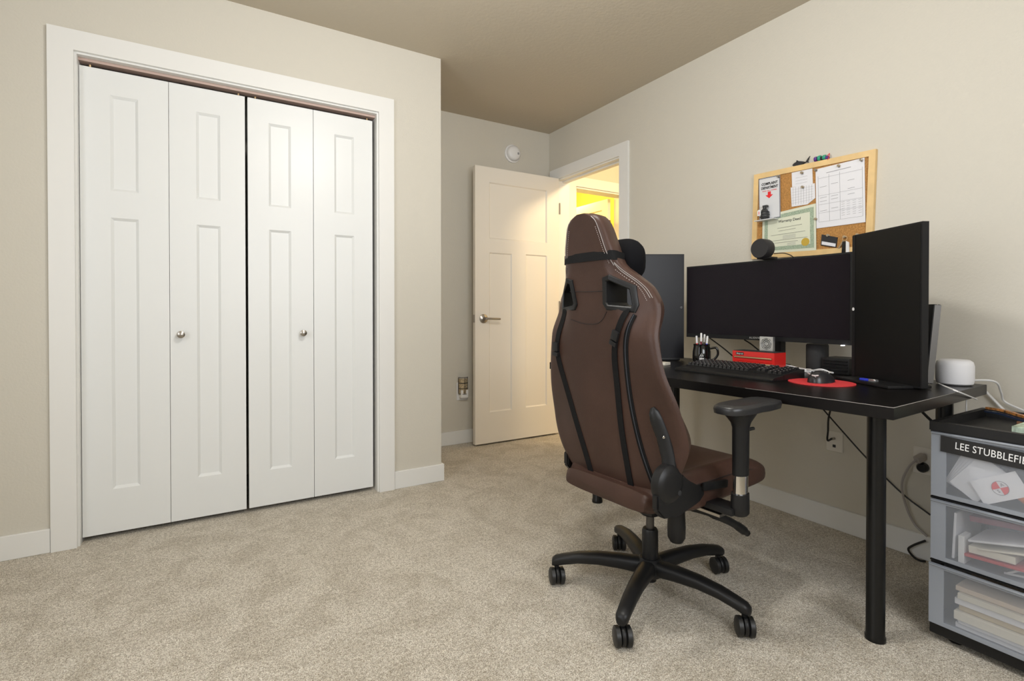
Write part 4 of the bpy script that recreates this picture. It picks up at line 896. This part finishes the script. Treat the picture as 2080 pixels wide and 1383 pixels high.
for k, c_ in enumerate(([(0.50, 0.012), (0.47, 0.030), (0.43, 0.022), (0.40, 0.045), (0.38, 0.06)], [(0.51, 0.006), (0.48, 0.010), (0.45, 0.014), (0.42, 0.012), (0.39, 0.020)])):
    bm = bm_new(); tube(bm, curve_pts([(CXF+0.03+0.01*k, y, z0+z) for y, z in c_], 6), 0.003, 7); tag(obj('white_cable', bm, whitec_m), ('upper', 'lower')[k]+' white cable coiled in the middle drawer', 'cable')
z0 = drawers[0][2]+0.003
zz = z0
for k, (th, m, nm, lab) in enumerate(((0.014, paper_m, 'paper_stack', 'bluish white paper stack at the bottom of the lowest drawer'), (0.010, paper_m, 'paper_stack', 'second white paper stack in the lowest drawer'), (0.024, paperg_m, 'file_folder', 'thick cream folder in the lowest drawer'), (0.016, mat('tan_folder', (0.55, 0.46, 0.30), 0.8), 'file_folder', 'tan folder in the lowest drawer'), (0.018, paper_m, 'file_folder', 'white folder above the tan folder'), (0.016, paperg_m, 'file_folder', 'cream folder near the top of the lowest drawer'), (0.014, mat('peach_folder', (0.66, 0.55, 0.44), 0.8), 'file_folder', 'peach folder topmost in the lowest drawer'))):
    slab(nm, (CXF+0.165-(k % 3)*0.006, 0.478-(k % 2)*0.008, zz+th/2+0.001), 0.0, 0.30, 0.262, th, m, lab, 'papers' if nm == 'paper_stack' else 'folder'); zz += th+0.0015
# on the tray
zt = CH-0.026
slab('blue_card', (CXF+0.075, 0.500, zt+0.001), 0, 0.05, 0.075, 0.0012, bluecard_m, 'blue card lying in the black tray', 'card')
slab('white_card', (CXF+0.045, 0.44, zt+0.0028), 0, 0.05, 0.13, 0.0012, paper_m, 'white business card at the front of the black tray', 'card')
gbx = thing('game_box', 'flat box with colourful landscape print in the black tray', 'box', (CXF+0.17, 0.45, zt))
bm = bm_new(); box(bm, CXF+0.11, CXF+0.22, 0.36, 0.516, zt+0.004, zt+0.026, 0.001, 1); obj('box_body', bm, mat('printed_cover', (0.45, 0.55, 0.42), 0.5, vary=(38, 0.6)), gbx)
bm = bm_new(); box(bm, CXF+0.108, CXF+0.222, 0.355, 0.52, zt+0.0005, zt+0.004); obj('white_pages', bm, paper_m, gbx)
slab('brown_wallet', (CXF+0.25, 0.50, zt+0.012), 0, 0.05, 0.07, 0.022, mat('wallet_brown', (0.16, 0.07, 0.03), 0.5), 'brown wallet behind the printed box in the tray', 'wallet')
gl = thing('tortoiseshell_glasses', 'tortoiseshell glasses resting across the back of the tray', 'glasses', (CXF+0.30, 0.48, CH))
bm = bm_new(); pts = curve_pts([(CXF+0.330, 0.632, CH+0.008), (CXF+0.290, 0.585, CH+0.012), (CXF+0.25, 0.53, CH+0.008), (CXF+0.22, 0.48, CH+0.006), (CXF+0.20, 0.42, CH+0.004)], 6); ribbon(bm, pts, (0, 0, 1), 0.012, 0.007); obj('temple', bm, tort_m, gl)
bm = bm_new(); ribbon(bm, [p+Vector((-0.016, 0.0, -0.009)) for p in pts], (0, 0, 1), 0.008, 0.006); obj('temple', bm, mat('dark_blue_glaze', (0.02, 0.03, 0.06), 0.12), gl)
bm = bm_new(); obox(bm, Matrix.Translation((CXF+0.205, 0.435, CH-0.002)) @ Matrix.Rotation(0.4, 4, 'Z'), 0.012, 0.05, 0.028, 0.004); obj('lens_rim', bm, tort_m, gl)

# ------------------------------------------------------------------ gaming chair
CHX, CHY, CHR = 1.335, 1.28, R_(4)
ch = thing('gaming_chair', 'brown leather gaming chair with racing back seen from behind', 'chair', (CHX, CHY, 0), CHR)
L = lambda f, r, z: Vector((f, -r, z))           # forward, to the chair's right, up
def xr(z): return -0.20 - 0.157*(z-0.45)
ZK = [0.425, 0.46, 0.50, 0.60, 0.70, 0.81, 0.90, 1.00, 1.05, 1.09, 1.125, 1.19, 1.25, 1.272, 1.283]
WK = [0.200, 0.232, 0.256, 0.289, 0.278, 0.248, 0.232, 0.219, 0.193, 0.150, 0.119, 0.099, 0.079, 0.062, 0.030]
D1 = [0.012, 0.012, 0.012, 0.024, 0.014, 0.002, 0.009, 0.050, 0.053, 0.032, 0.010, 0.000, 0.000, 0.004, 0.012]
D2 = [0.045, 0.050, 0.055, 0.086, 0.050, 0.034, 0.050, 0.112, 0.113, 0.092, 0.060, 0.056, 0.052, 0.046, 0.036]
TC = [0.050, 0.060, 0.070, 0.080, 0.075, 0.070, 0.070, 0.075, 0.075, 0.075, 0.070, 0.062, 0.055, 0.046, 0.036]
def interp(z, V):
    z = min(max(z, ZK[0]), ZK[-1]); i = max(k for k in range(len(ZK)-1) if ZK[k] <= z + 1e-9)
    h = ZK[i+1]-ZK[i]; t = (z-ZK[i])/h
    def sl(k):
        if k <= 0: return (V[1]-V[0])/(ZK[1]-ZK[0])
        if k >= len(V)-1: return (V[-1]-V[-2])/(ZK[-1]-ZK[-2])
        a, b = (V[k]-V[k-1])/(ZK[k]-ZK[k-1]), (V[k+1]-V[k])/(ZK[k+1]-ZK[k])
        return 0 if a*b <= 0 else 2*a*b/(a+b)
    m0, m1 = sl(i)*h, sl(i+1)*h
    return (2*t**3-3*t**2+1)*V[i]+(t**3-2*t**2+t)*m0+(-2*t**3+3*t**2)*V[i+1]+(t**3-t**2)*m1
def rear_off(r, z):
    """how far the rear surface lies in front of the rear plane at lateral r"""
    W = interp(z, WK); d1 = interp(z, D1); a = abs(r)
    k0 = min(0.10, 0.6*W); t = min(1.0, max(0.0, (a-k0)/(W-0.008-k0)))
    o = d1*t*t*(3-2*t)*0.6 + d1*0.4*t
    rc = 0.022     # rounded outer edge
    if a > W-rc: o += rc*(1-math.sqrt(max(0, 1-((a-(W-rc))/rc)**2)))*0.8
    return o
def rear(r, z, lift=0.0): return L(xr(z)+rear_off(r, z)-lift, r, z)
def section(z):
    W, d1, d2, tc = (interp(z, V) for V in (WK, D1, D2, TC)); pts = []
    for k in range(33):
        s_ = -1+2*k/32; r = W*math.copysign(1-(1-abs(s_))**1.5, s_); pts.append(L(xr(z)+rear_off(r, z), r, z))
    for k in range(1, 24):
        s_ = 1-2*k/24; a = abs(s_); r = W*0.985*s_
        f = tc + (d2-tc)*(a**3) + 0.015*math.exp(-((a-0.8)/0.12)**2)
        if a > 0.9: f = f - (f-(d1+0.03))*((a-0.9)/0.1)**2
        pts.append(L(xr(z)+f, r, z))
    return pts
zs = list(np.linspace(0.425, 1.272, 70)) + [1.277, 1.280, 1.283]
bm = bm_new(); ring_faces(bm, [section(z) for z in zs])
back_me = finish(bm, 'backrest', leather_m, 50)
# shoulder openings cut with a boolean
OUT = [(0.068, 1.083), (0.096, 1.091), (0.160, 1.056), (0.170, 1.000), (0.162, 0.977), (0.072, 0.985), (0.058, 1.004)]
def shrink(P, d):
    c = Vector((sum(p[0] for p in P)/len(P), sum(p[1] for p in P)/len(P))); out = []
    n_ = len(P)
    for i in range(n_):
        p, a, b = Vector(P[i]), Vector(P[i-1]), Vector(P[(i+1) % n_])
        e1, e2 = (p-a).normalized(), (b-p).normalized(); n1, n2 = Vector((-e1.y, e1.x)), Vector((-e2.y, e2.x))
        if n1.dot(c-p) < 0: n1 = -n1
        if n2.dot(c-p) < 0: n2 = -n2
        m_ = (n1+n2).normalized(); out.append(tuple(p + m_*(d/max(0.4, m_.dot(n1)))))
    return out
MIDP = shrink(OUT, 0.006); INN = shrink(OUT, 0.0165)
bo = bpy.data.objects.new('backrest', back_me); col.objects.link(bo)
cut = bm_new()
for sg_ in (1, -1): prism(cut, [L(-0.5, sg_*r, z) for r, z in MIDP], (0.6, 0, 0))
co = bpy.data.objects.new('cutter', finish(cut, 'cutter', None, 0)); col.objects.link(co)
md = bo.modifiers.new('b', 'BOOLEAN'); md.operation = 'DIFFERENCE'; md.solver = 'EXACT'; md.object = co
dg = bpy.context.evaluated_depsgraph_get(); dg.update()
cutme = bpy.data.meshes.new_from_object(bo.evaluated_get(dg)); bpy.data.objects.remove(bo); bpy.data.objects.remove(co)
cutme.name = 'backrest'; cutme.polygons.foreach_set('use_smooth', [True]*len(cutme.polygons)); cutme.set_sharp_from_angle(angle=R_(45))
bk = obj('backrest', cutme, None, ch, local=True)
for sg_ in (1, -1):
    bm = bm_new()
    def rr_(P, lift): return [rear(sg_*r, z, lift) for r, z in P]
    fr_ = [[L(xr(z)+interp(z, TC)+0.012, sg_*r, z) for r, z in P] for P in (MIDP, INN)]
    ring_faces(bm, [rr_(OUT, -0.004), rr_(OUT, 0.004), rr_(shrink(OUT, 0.003), 0.007), rr_(shrink(OUT, 0.013), 0.007), rr_(INN, 0.003), fr_[1], fr_[0], rr_(MIDP, -0.006)], cap0=False, cap1=False)
    obj('harness_opening_trim', bm, plast_m, bk, local=True, smooth=30)
# seams, piping, zips (sub-parts of the backrest)
def surf_tube(name, pts, r, m, lift=0.0005, n=5, parent=bk):
    bm = bm_new(); tube(bm, [rear(a, z, lift) for a, z in pts], r, n); return obj(name, bm, m, parent, local=True)
def c2(ctrl, n=8): return [(p.x, p.y) for p in curve_pts([(a, b, 0) for a, b in ctrl], n)]
surf_tube('seam', c2([(-0.088, 1.046), (0.0, 1.043), (0.060, 1.043)]), 0.0013, seam_m)
surf_tube('seam', c2([(-0.10, 0.955), (-0.04, 0.942), (0.015, 0.942), (0.045, 0.955), (0.068, 0.980)]), 0.0013, seam_m)
for sg_ in (1, -1):
    surf_tube('piping', c2([(sg_*(interp(z, WK)-0.016), z) for z in (1.118, 1.15, 1.19, 1.23, 1.255)] + [(sg_*0.045, 1.270)]), 0.0013, pipe_m)
    for dd in (0.010, 0.016): surf_tube('piping', c2([(sg_*0.108, 1.132-dd*0.5), (sg_*(interp(1.10, WK)-dd), 1.100), (sg_*(interp(1.07, WK)-dd), 1.070), (sg_*(interp(1.045, WK)-dd), 1.045), (sg_*(interp(1.02, WK)-dd*0.9), 1.02)]), 0.0012, pipe_m)
    # dashed stitching
    st = c2([(sg_*(interp(z, WK)-0.025), z) for z in (1.125, 1.16, 1.20, 1.24)], 14); bm = bm_new()
    for k in range(0, len(st)-1, 2): tube(bm, [rear(*st[k], 0.0006), rear(*st[k+1], 0.0006)], 0.0009, 4)
    st = c2([(sg_*(interp(z, WK)-0.026), z) for z in (1.105, 1.085, 1.06, 1.035, 1.01)], 10)
    for k in range(0, len(st)-1, 2): tube(bm, [rear(*st[k], 0.0006), rear(*st[k+1], 0.0006)], 0.0009, 4)
    obj('stitching', bm, stitch_m, bk, local=True)
    if sg_ < 0: continue
    zq = 1.0
    zp = c2([(sg_*0.158, 0.972), (sg_*zq*0.142, 0.93), (sg_*zq*0.128, 0.87), (sg_*zq*0.124, 0.77), (sg_*zq*0.128, 0.68), (sg_*zq*0.142, 0.58), (sg_*zq*0.168, 0.49), (sg_*0.180, 0.45)])
    bm = bm_new(); ribbon(bm, [rear(a, z, -0.0004) for a, z in zp], (-1, 0, 0.15), 0.019, 0.0022); zo = obj('zip_tape', bm, strap_m, bk, local=True)
    bm = bm_new(); tube(bm, [rear(a, z, 0.0022) for a, z in zp], 0.0022, 5); obj('zip_teeth', bm, mat('zip_black', (0.03, 0.035, 0.045), 0.35), bk, local=True)
# headrest pillow and its strap
rings = []
for k, t in enumerate(np.linspace(-1, 1, 21)):
    e = max(0.0, 1-abs(t)**5.0)**0.5; r = 0.122*t
    cz, cx_ = 1.140, -0.188; hz, hx = 0.012+0.060*e, 0.008+0.040*e*(0.8+0.2*abs(t))
    rings.append([L(cx_+hx*math.cos(a), r, cz+hz*math.copysign(abs(math.sin(a))**0.7, math.sin(a))) for a in np.linspace(0, 2*math.pi, 21)[:-1]])
bm = bm_new(); ring_faces(bm, rings); obj('neck_pillow', bm, plush_m, ch, local=True)
def wrap_pts(z):
    pts = []; nn_ = []
    sec = section(z)
    return sec
ring0 = wrap_pts(1.150); bm = bm_new()
rg = []
for p in ring0:
    c_ = L(xr(1.15)+0.03, 0, 1.15); d = (p-c_); d.z = 0; d.normalize()
    zz_ = 1.150 - 0.10*(p.x-xr(1.15)); q0 = Vector((p.x, p.y, 0))
    rg.append([q0+d*0.0012+Vector((0, 0, zz_-0.014)), q0+d*0.0042+Vector((0, 0, zz_-0.014)), q0+d*0.0036+Vector((0, 0, zz_+0.014)), q0+d*0.0008+Vector((0, 0, zz_+0.014))])
V = [[bm.verts.new(p) for p in r] for r in rg]
for i in range(len(V)):
    a, b = V[i], V[(i+1) % len(V)]
    for k in range(4): bm.faces.new((a[k], a[(k+1) % 4], b[(k+1) % 4], b[k]))
obj('pillow_strap', bm, strap_m, ch, local=True)
# lumbar straps with buckles
for sg_, ctrl, bz in ((1, [(0.142, 0.990), (0.118, 0.945), (0.094, 0.895), (0.082, 0.84), (0.080, 0.76), (0.078, 0.62), (0.086, 0.50), (0.092, 0.437)], 0.905), (-1, [(-0.135, 0.985), (-0.165, 0.93), (-0.185, 0.88), (-0.190, 0.84), (-0.172, 0.74), (-0.140, 0.62), (-0.108, 0.52), (-0.085, 0.437)], 0.86)):
    st = c2(ctrl); bm = bm_new(); pts = [rear(a, z, 0.002) for a, z in st]
    ribbon(bm, pts, (-1, 0, 0.16), 0.022, 0.0022); so = obj('lumbar_strap', bm, strap_m, ch, local=True)
    i = min(range(len(st)), key=lambda k: abs(st[k][1]-bz)); t_ = (pts[i+1]-pts[i-1]).normalized(); M = basis(pts[i]+Vector((-0.006, 0, 0)), t_, Vector((-1, 0, 0)).cross(t_))
    bm = bm_new(); obox(bm, M, 0.030, 0.026, 0.009, 0.002); obox(bm, M @ Matrix.Translation((0.026 if t_.z < 0 else -0.026, 0, 0)), 0.014, 0.029, 0.010, 0.002); obj('buckle', bm, plast_m, so, local=True)
# seat cushion
rings = []
for x in np.concatenate([np.linspace(-0.235, -0.20, 5), np.linspace(-0.17, 0.24, 16), np.linspace(0.26, 0.318, 8)]):
    tF = max(0, (x-0.20)/0.118); tB = max(0, (-0.20-x)/0.035)
    W = 0.252*(1-0.06*tF**4) - 0.066*max(0.0, min(1.0, (-0.09-x)/0.12)) - 0.012*tB**2; top = 0.470 + 0.006*math.sin((x+0.2)*6) - 0.010*tF**2 - 0.030*max(0.0, (x-0.295)/0.023)**2.5 - 0.050*tB**2; bot = 0.370 + 0.018*max(0, (x+0.05)/0.35) + 0.022*max(0.0, (x-0.295)/0.023)**2.5 + 0.012*tB**2
    if x < -0.18: top = min(top, 0.440)
    rg = []
    N_ = 40
    for k in range(N_):
        a = 2*math.pi*k/N_; ca, sa = math.cos(a), math.sin(a)
        r = W*math.copysign(abs(ca)**0.35, ca); z = (top+bot)/2 + (top-bot)/2*math.copysign(abs(sa)**0.45, sa)
        if sa > 0: z += 0.022*math.exp(-((abs(r)-0.21)/0.035)**2)*(1-tF)*(1-min(1, tB)) if x > -0.16 else 0
        rg.append(L(x, r, z))
    rings.append(rg)
bm = bm_new(); ring_faces(bm, rings); st_o = obj('seat', bm, leather_m, ch, local=True, smooth=60)
for sg_ in (1, -1):
    bm = bm_new(); tube(bm, [L(x, sg_*0.2485, 0.462-0.03*max(0, (x-0.16)/0.12)**2) for x in np.linspace(-0.14, 0.27, 16)], 0.0016, 5); obj('seat_seam', bm, seam_m, st_o, local=True)
# hinge covers and recline bars
for sg_ in (1, -1):
    c_ = L(-0.218, 0.240, 0.490) if sg_ == 1 else L(-0.135, -0.236, 0.480)
    Mh = basis(c_, (1, 0, 0), (0, 0, 1)) if sg_ == 1 else basis(c_, (-1, 0, 0), (0, 0, 1))
    bm = bm_new(); lathe(bm, [(0.0001, -0.012), (0.054, -0.012), (0.056, -0.004), (0.055, 0.014), (0.047, 0.022), (0.030, 0.025), (0.0001, 0.025)] if sg_ == 1 else [(0.0001, -0.01), (0.04, -0.01), (0.04, 0.012), (0.0001, 0.014)], Mh, 36); hc = obj('hinge_cover', bm, plast_m, ch, local=True)
    bm = bm_new(); prism(bm, [L(f + (-0.012 if sg_ == 1 else 0.07), sg_*(0.232 if sg_ == 1 else 0.215), z) for f, z in ((-0.262, 0.470), (-0.262, 0.425), (-0.235, 0.398), (-0.17, 0.388), (-0.07, 0.410), (-0.045, 0.430), (-0.05, 0.455), (-0.12, 0.478), (-0.15, 0.51))], (0, -sg_*0.024, 0)); bmesh.ops.bevel(bm, geom=list(bm.edges), offset=0.005, segments=2, affect='EDGES'); obj('side_plate', bm, plast_m, hc, local=True)
    bm = bm_new(); lathe(bm, [(0.0001, 0), (0.008, 0), (0.008, 0.0015), (0.0001, 0.0015)], Mh @ Matrix.Translation((0.026 if sg_ == 1 else -0.026, -0.026, 0.0245 if sg_ == 1 else 0.0125)), 12); obj('bolt', bm, inkb_m, hc, local=True)
    if sg_ < 0: continue
    pts = [L(xr(0.49)-0.004, sg_*0.246, 0.50)] + [rear(sg_*r, z, 0.008)+Vector((0.004, 0, 0)) for r, z in ((0.238, 0.56), (0.226, 0.62), (0.214, 0.665), (0.207, 0.690))]
    bm = bm_new(); rgs = []
    for i, p in enumerate(pts):
        t_ = (pts[min(i+1, len(pts)-1)]-pts[max(0, i-1)]).normalized(); nrm = Vector((-0.75, -sg_*0.66, 0)); s_ = t_.cross(nrm).normalized(); wd = 0.021 if i < len(pts)-1 else 0.016
        rgs.append([p+s_*wd*math.cos(a)+nrm*0.011*math.sin(a) for a in np.linspace(0, 2*math.pi, 15)[:-1]])
    rgs.append([pts[-1]+(pts[-1]-pts[-2]).normalized()*0.014+(q_-pts[-1])*0.35 for q_ in rgs[-1]])
    ring_faces(bm, rgs); rb = obj('recline_bar', bm, plast_m, ch, local=True, smooth=60)
    p = pts[2]+Vector((-0.75, -sg_*0.66, 0))*0.0115; bm = bm_new(); lathe(bm, [(0.0001, 0), (0.004, 0), (0.003, 0.0012), (0.0001, 0.0012)], basis(p, Vector((0.66, -0.75*sg_, 0))*sg_, (0, 0, 1)), 10); obj('bolt', bm, chrome_m, rb, local=True)
# recline lever on the right side of the seat
bm = bm_new(); obox(bm, basis(L(-0.015, 0.262, 0.452), L(1, 0, -0.10), (0, 0, 1)), 0.12, 0.024, 0.012, 0.005); rl = obj('recline_lever', bm, plast_m, ch, local=True)
# armrests
for sg_ in (1, -1):
    ar = 0.335*sg_
    pad = []
    for f, wv in ((-0.100, 0.018), (-0.092, 0.034), (-0.06, 0.046), (0.0, 0.049), (0.05, 0.046), (0.09, 0.050), (0.14, 0.046), (0.160, 0.036), (0.168, 0.020)): pad.append((f, wv))
    def padring(z, sh):
        return [L(f*sh+0.006, ar+wv*sh, z) for f, wv in pad] + [L(f*sh+0.006, ar-wv*sh, z) for f, wv in reversed(pad)]
    bm = bm_new(); ring_faces(bm, [padring(0.684, 0.86), padring(0.687, 0.97), padring(0.700, 1.0), padring(0.708, 0.97), padring(0.712, 0.86), padring(0.7105, 0.6)]); am = obj('armrest', bm, pad_m, ch, local=True, smooth=50)
    bm = bm_new(); ring_faces(bm, [[L(0.0+a*math.cos(t), ar+b*math.sin(t), z) for t in np.linspace(0, 2*math.pi, 21)[:-1]] for z, a, b in ((0.50, 0.028, 0.021), (0.64, 0.029, 0.022), (0.655, 0.034, 0.026), (0.672, 0.052, 0.034), (0.686, 0.075, 0.038))]); obj('armrest_post', bm, plast_m, am, local=True, smooth=60)
    bm = bm_new(); ring_faces(bm, [[L(0.0+0.0255*math.cos(t), ar+0.019*math.sin(t), z) for t in np.linspace(0, 2*math.pi, 21)[:-1]] for z in (0.445, 0.501)]); obj('chrome_sleeve', bm, chrome_m, am, local=True, smooth=60)
    bm = bm_new(); ring_faces(bm, [[L(-0.002+a*math.cos(t), ar+b*math.sin(t), z) for t in np.linspace(0, 2*math.pi, 21)[:-1]] for z, a, b in ((0.382, 0.024, 0.020), (0.388, 0.031, 0.024), (0.41, 0.031, 0.024), (0.446, 0.030, 0.023))])
    box(bm, -0.045, 0.02, *(sorted((-ar, -ar+sg_*0.10))), 0.384, 0.404, 0.004); obj('armrest_foot', bm, plast_m, am, local=True, smooth=50)
    bm = bm_new(); tube(bm, [L(0.02, ar+0.010*sg_, 0.632), L(0.042, ar+0.016*sg_, 0.634)], [0.006, 0.005], 8); obj('height_button', bm, plast_m, am, local=True)
    bm = bm_new(); box(bm, -0.05, 0.01, *(sorted((-sg_*0.16, -sg_*0.30))), 0.372, 0.380); obj('armrest_bracket', bm, steel_m, am, local=True)
# mechanism, levers, gas lift
bm = bm_new(); box(bm, -0.10, 0.12, -0.09, 0.09, 0.312, 0.362, 0.012); obj('mechanism', bm, plast_m, ch, local=True)
bm = bm_new(); lathe(bm, [(0.0001, 0.275), (0.030, 0.275), (0.042, 0.288), (0.046, 0.315), (0.0001, 0.315)], Matrix.Translation((-0.0, 0, 0)), 24); obj('lift_boot', bm, plast_m, ch, local=True)
bm = bm_new(); lathe(bm, [(0.0001, 0.20), (0.014, 0.20), (0.014, 0.28), (0.0001, 0.28)], Matrix.Identity(4), 20); obj('gas_lift', bm, mat('dark_steel', (0.10, 0.095, 0.09), 0.3, metal=0.8), ch, local=True)
bm = bm_new(); lathe(bm, [(0.0001, 0.045), (0.022, 0.045), (0.022, 0.07), (0.028, 0.09), (0.0275, 0.218), (0.024, 0.226), (0.0001, 0.226)], Matrix.Identity(4), 24); obj('lift_cover', bm, plast_m, ch, local=True)
bm = bm_new(); lathe(bm, [(0.0001, 0.228), (0.020, 0.230), (0.028, 0.245), (0.029, 0.28), (0.026, 0.34), (0.0001, 0.34)], Matrix.Translation(L(-0.02, 0.125, 0)), 20); obj('tension_knob', bm, plast_m, ch, local=True)
bm = bm_new(); pts = curve_pts([L(0.0, 0.10, 0.342), L(0.06, 0.19, 0.325), L(0.12, 0.215, 0.298), L(0.17, 0.225, 0.268), L(0.215, 0.232, 0.236)], 5); tube(bm, pts, [0.009]*6+[0.013]*9+[0.015]*4+[0.011]*2, 10); obj('tilt_lever', bm, plast_m, ch, local=True)
# five-star base
bm = bm_new(); lathe(bm, [(0.0001, 0.065), (0.040, 0.065), (0.052, 0.080), (0.050, 0.112), (0.034, 0.126), (0.0001, 0.126)], Matrix.Identity(4), 30); obj('base_hub', bm, plast_m, ch, local=True)
def leg_mesh():
    rings = []
    for r, z, hw, hh in ((0.030, 0.096, 0.030, 0.027), (0.10, 0.103, 0.028, 0.024), (0.18, 0.106, 0.025, 0.021), (0.25, 0.101, 0.023, 0.019), (0.305, 0.090, 0.021, 0.018), (0.330, 0.083, 0.020, 0.018), (0.342, 0.079, 0.014, 0.013)):
        rings.append([Vector((r, hw*math.copysign(abs(math.cos(a))**0.7, math.cos(a)), z+hh*math.copysign(abs(math.sin(a))**0.8, math.sin(a)))) for a in np.linspace(0, 2*math.pi, 17)[:-1]])
    bm = bm_new(); ring_faces(bm, rings); return finish(bm, 'leg', plast_m, 60)
lm = leg_mesh()
bm = bm_new(); lathe(bm, [(0.0001, -0.010), (0.022, -0.010), (0.0295, -0.006), (0.0295, 0.006), (0.022, 0.010), (0.0001, 0.010)], basis((0, 0, 0), (1, 0, 0), (0, 0, 1)), 26); wheel_me = finish(bm, 'wheel', mat('caster_black', (0.010, 0.010, 0.010), 0.45), 40)
bm = bm_new(); lathe(bm, [(0.0001, -0.006), (0.026, -0.006), (0.0285, -0.003), (0.0285, 0.003), (0.026, 0.006), (0.0001, 0.006)], basis((-0.004, 0, 0.032), (1, 0, 0), (0, 0, 1)), 24); box(bm, -0.016, 0.014, -0.006, 0.006, 0.040, 0.060, 0.003); lathe(bm, [(0.0001, 0.045), (0.008, 0.045), (0.008, 0.075), (0.0001, 0.075)], Matrix.Identity(4), 12); fork_me = finish(bm, 'caster_fork', plast_m, 40)
for k, (ang, sw) in enumerate(((62, 40), (134, 95), (206, 70), (278, 30), (350, 110))):
    A = Matrix.Rotation(R_(ang), 4, 'Z')
    o = bpy.data.objects.new('leg', lm); col.objects.link(o); o.parent = ch; o.matrix_basis = A
    C_ = Matrix.Translation(A @ Vector((0.326, 0, 0))) @ Matrix.Rotation(R_(55+(sw-60)*0.25), 4, 'Z')
    cst = bpy.data.objects.new('caster', fork_me); col.objects.link(cst); cst.parent = ch; cst.matrix_basis = C_
    for s_ in (-1, 1):
        wv = bpy.data.objects.new('wheel', wheel_me); col.objects.link(wv); wv.parent = cst; wv.matrix_basis = Matrix.Translation((-0.004, s_*0.0165, 0.030))
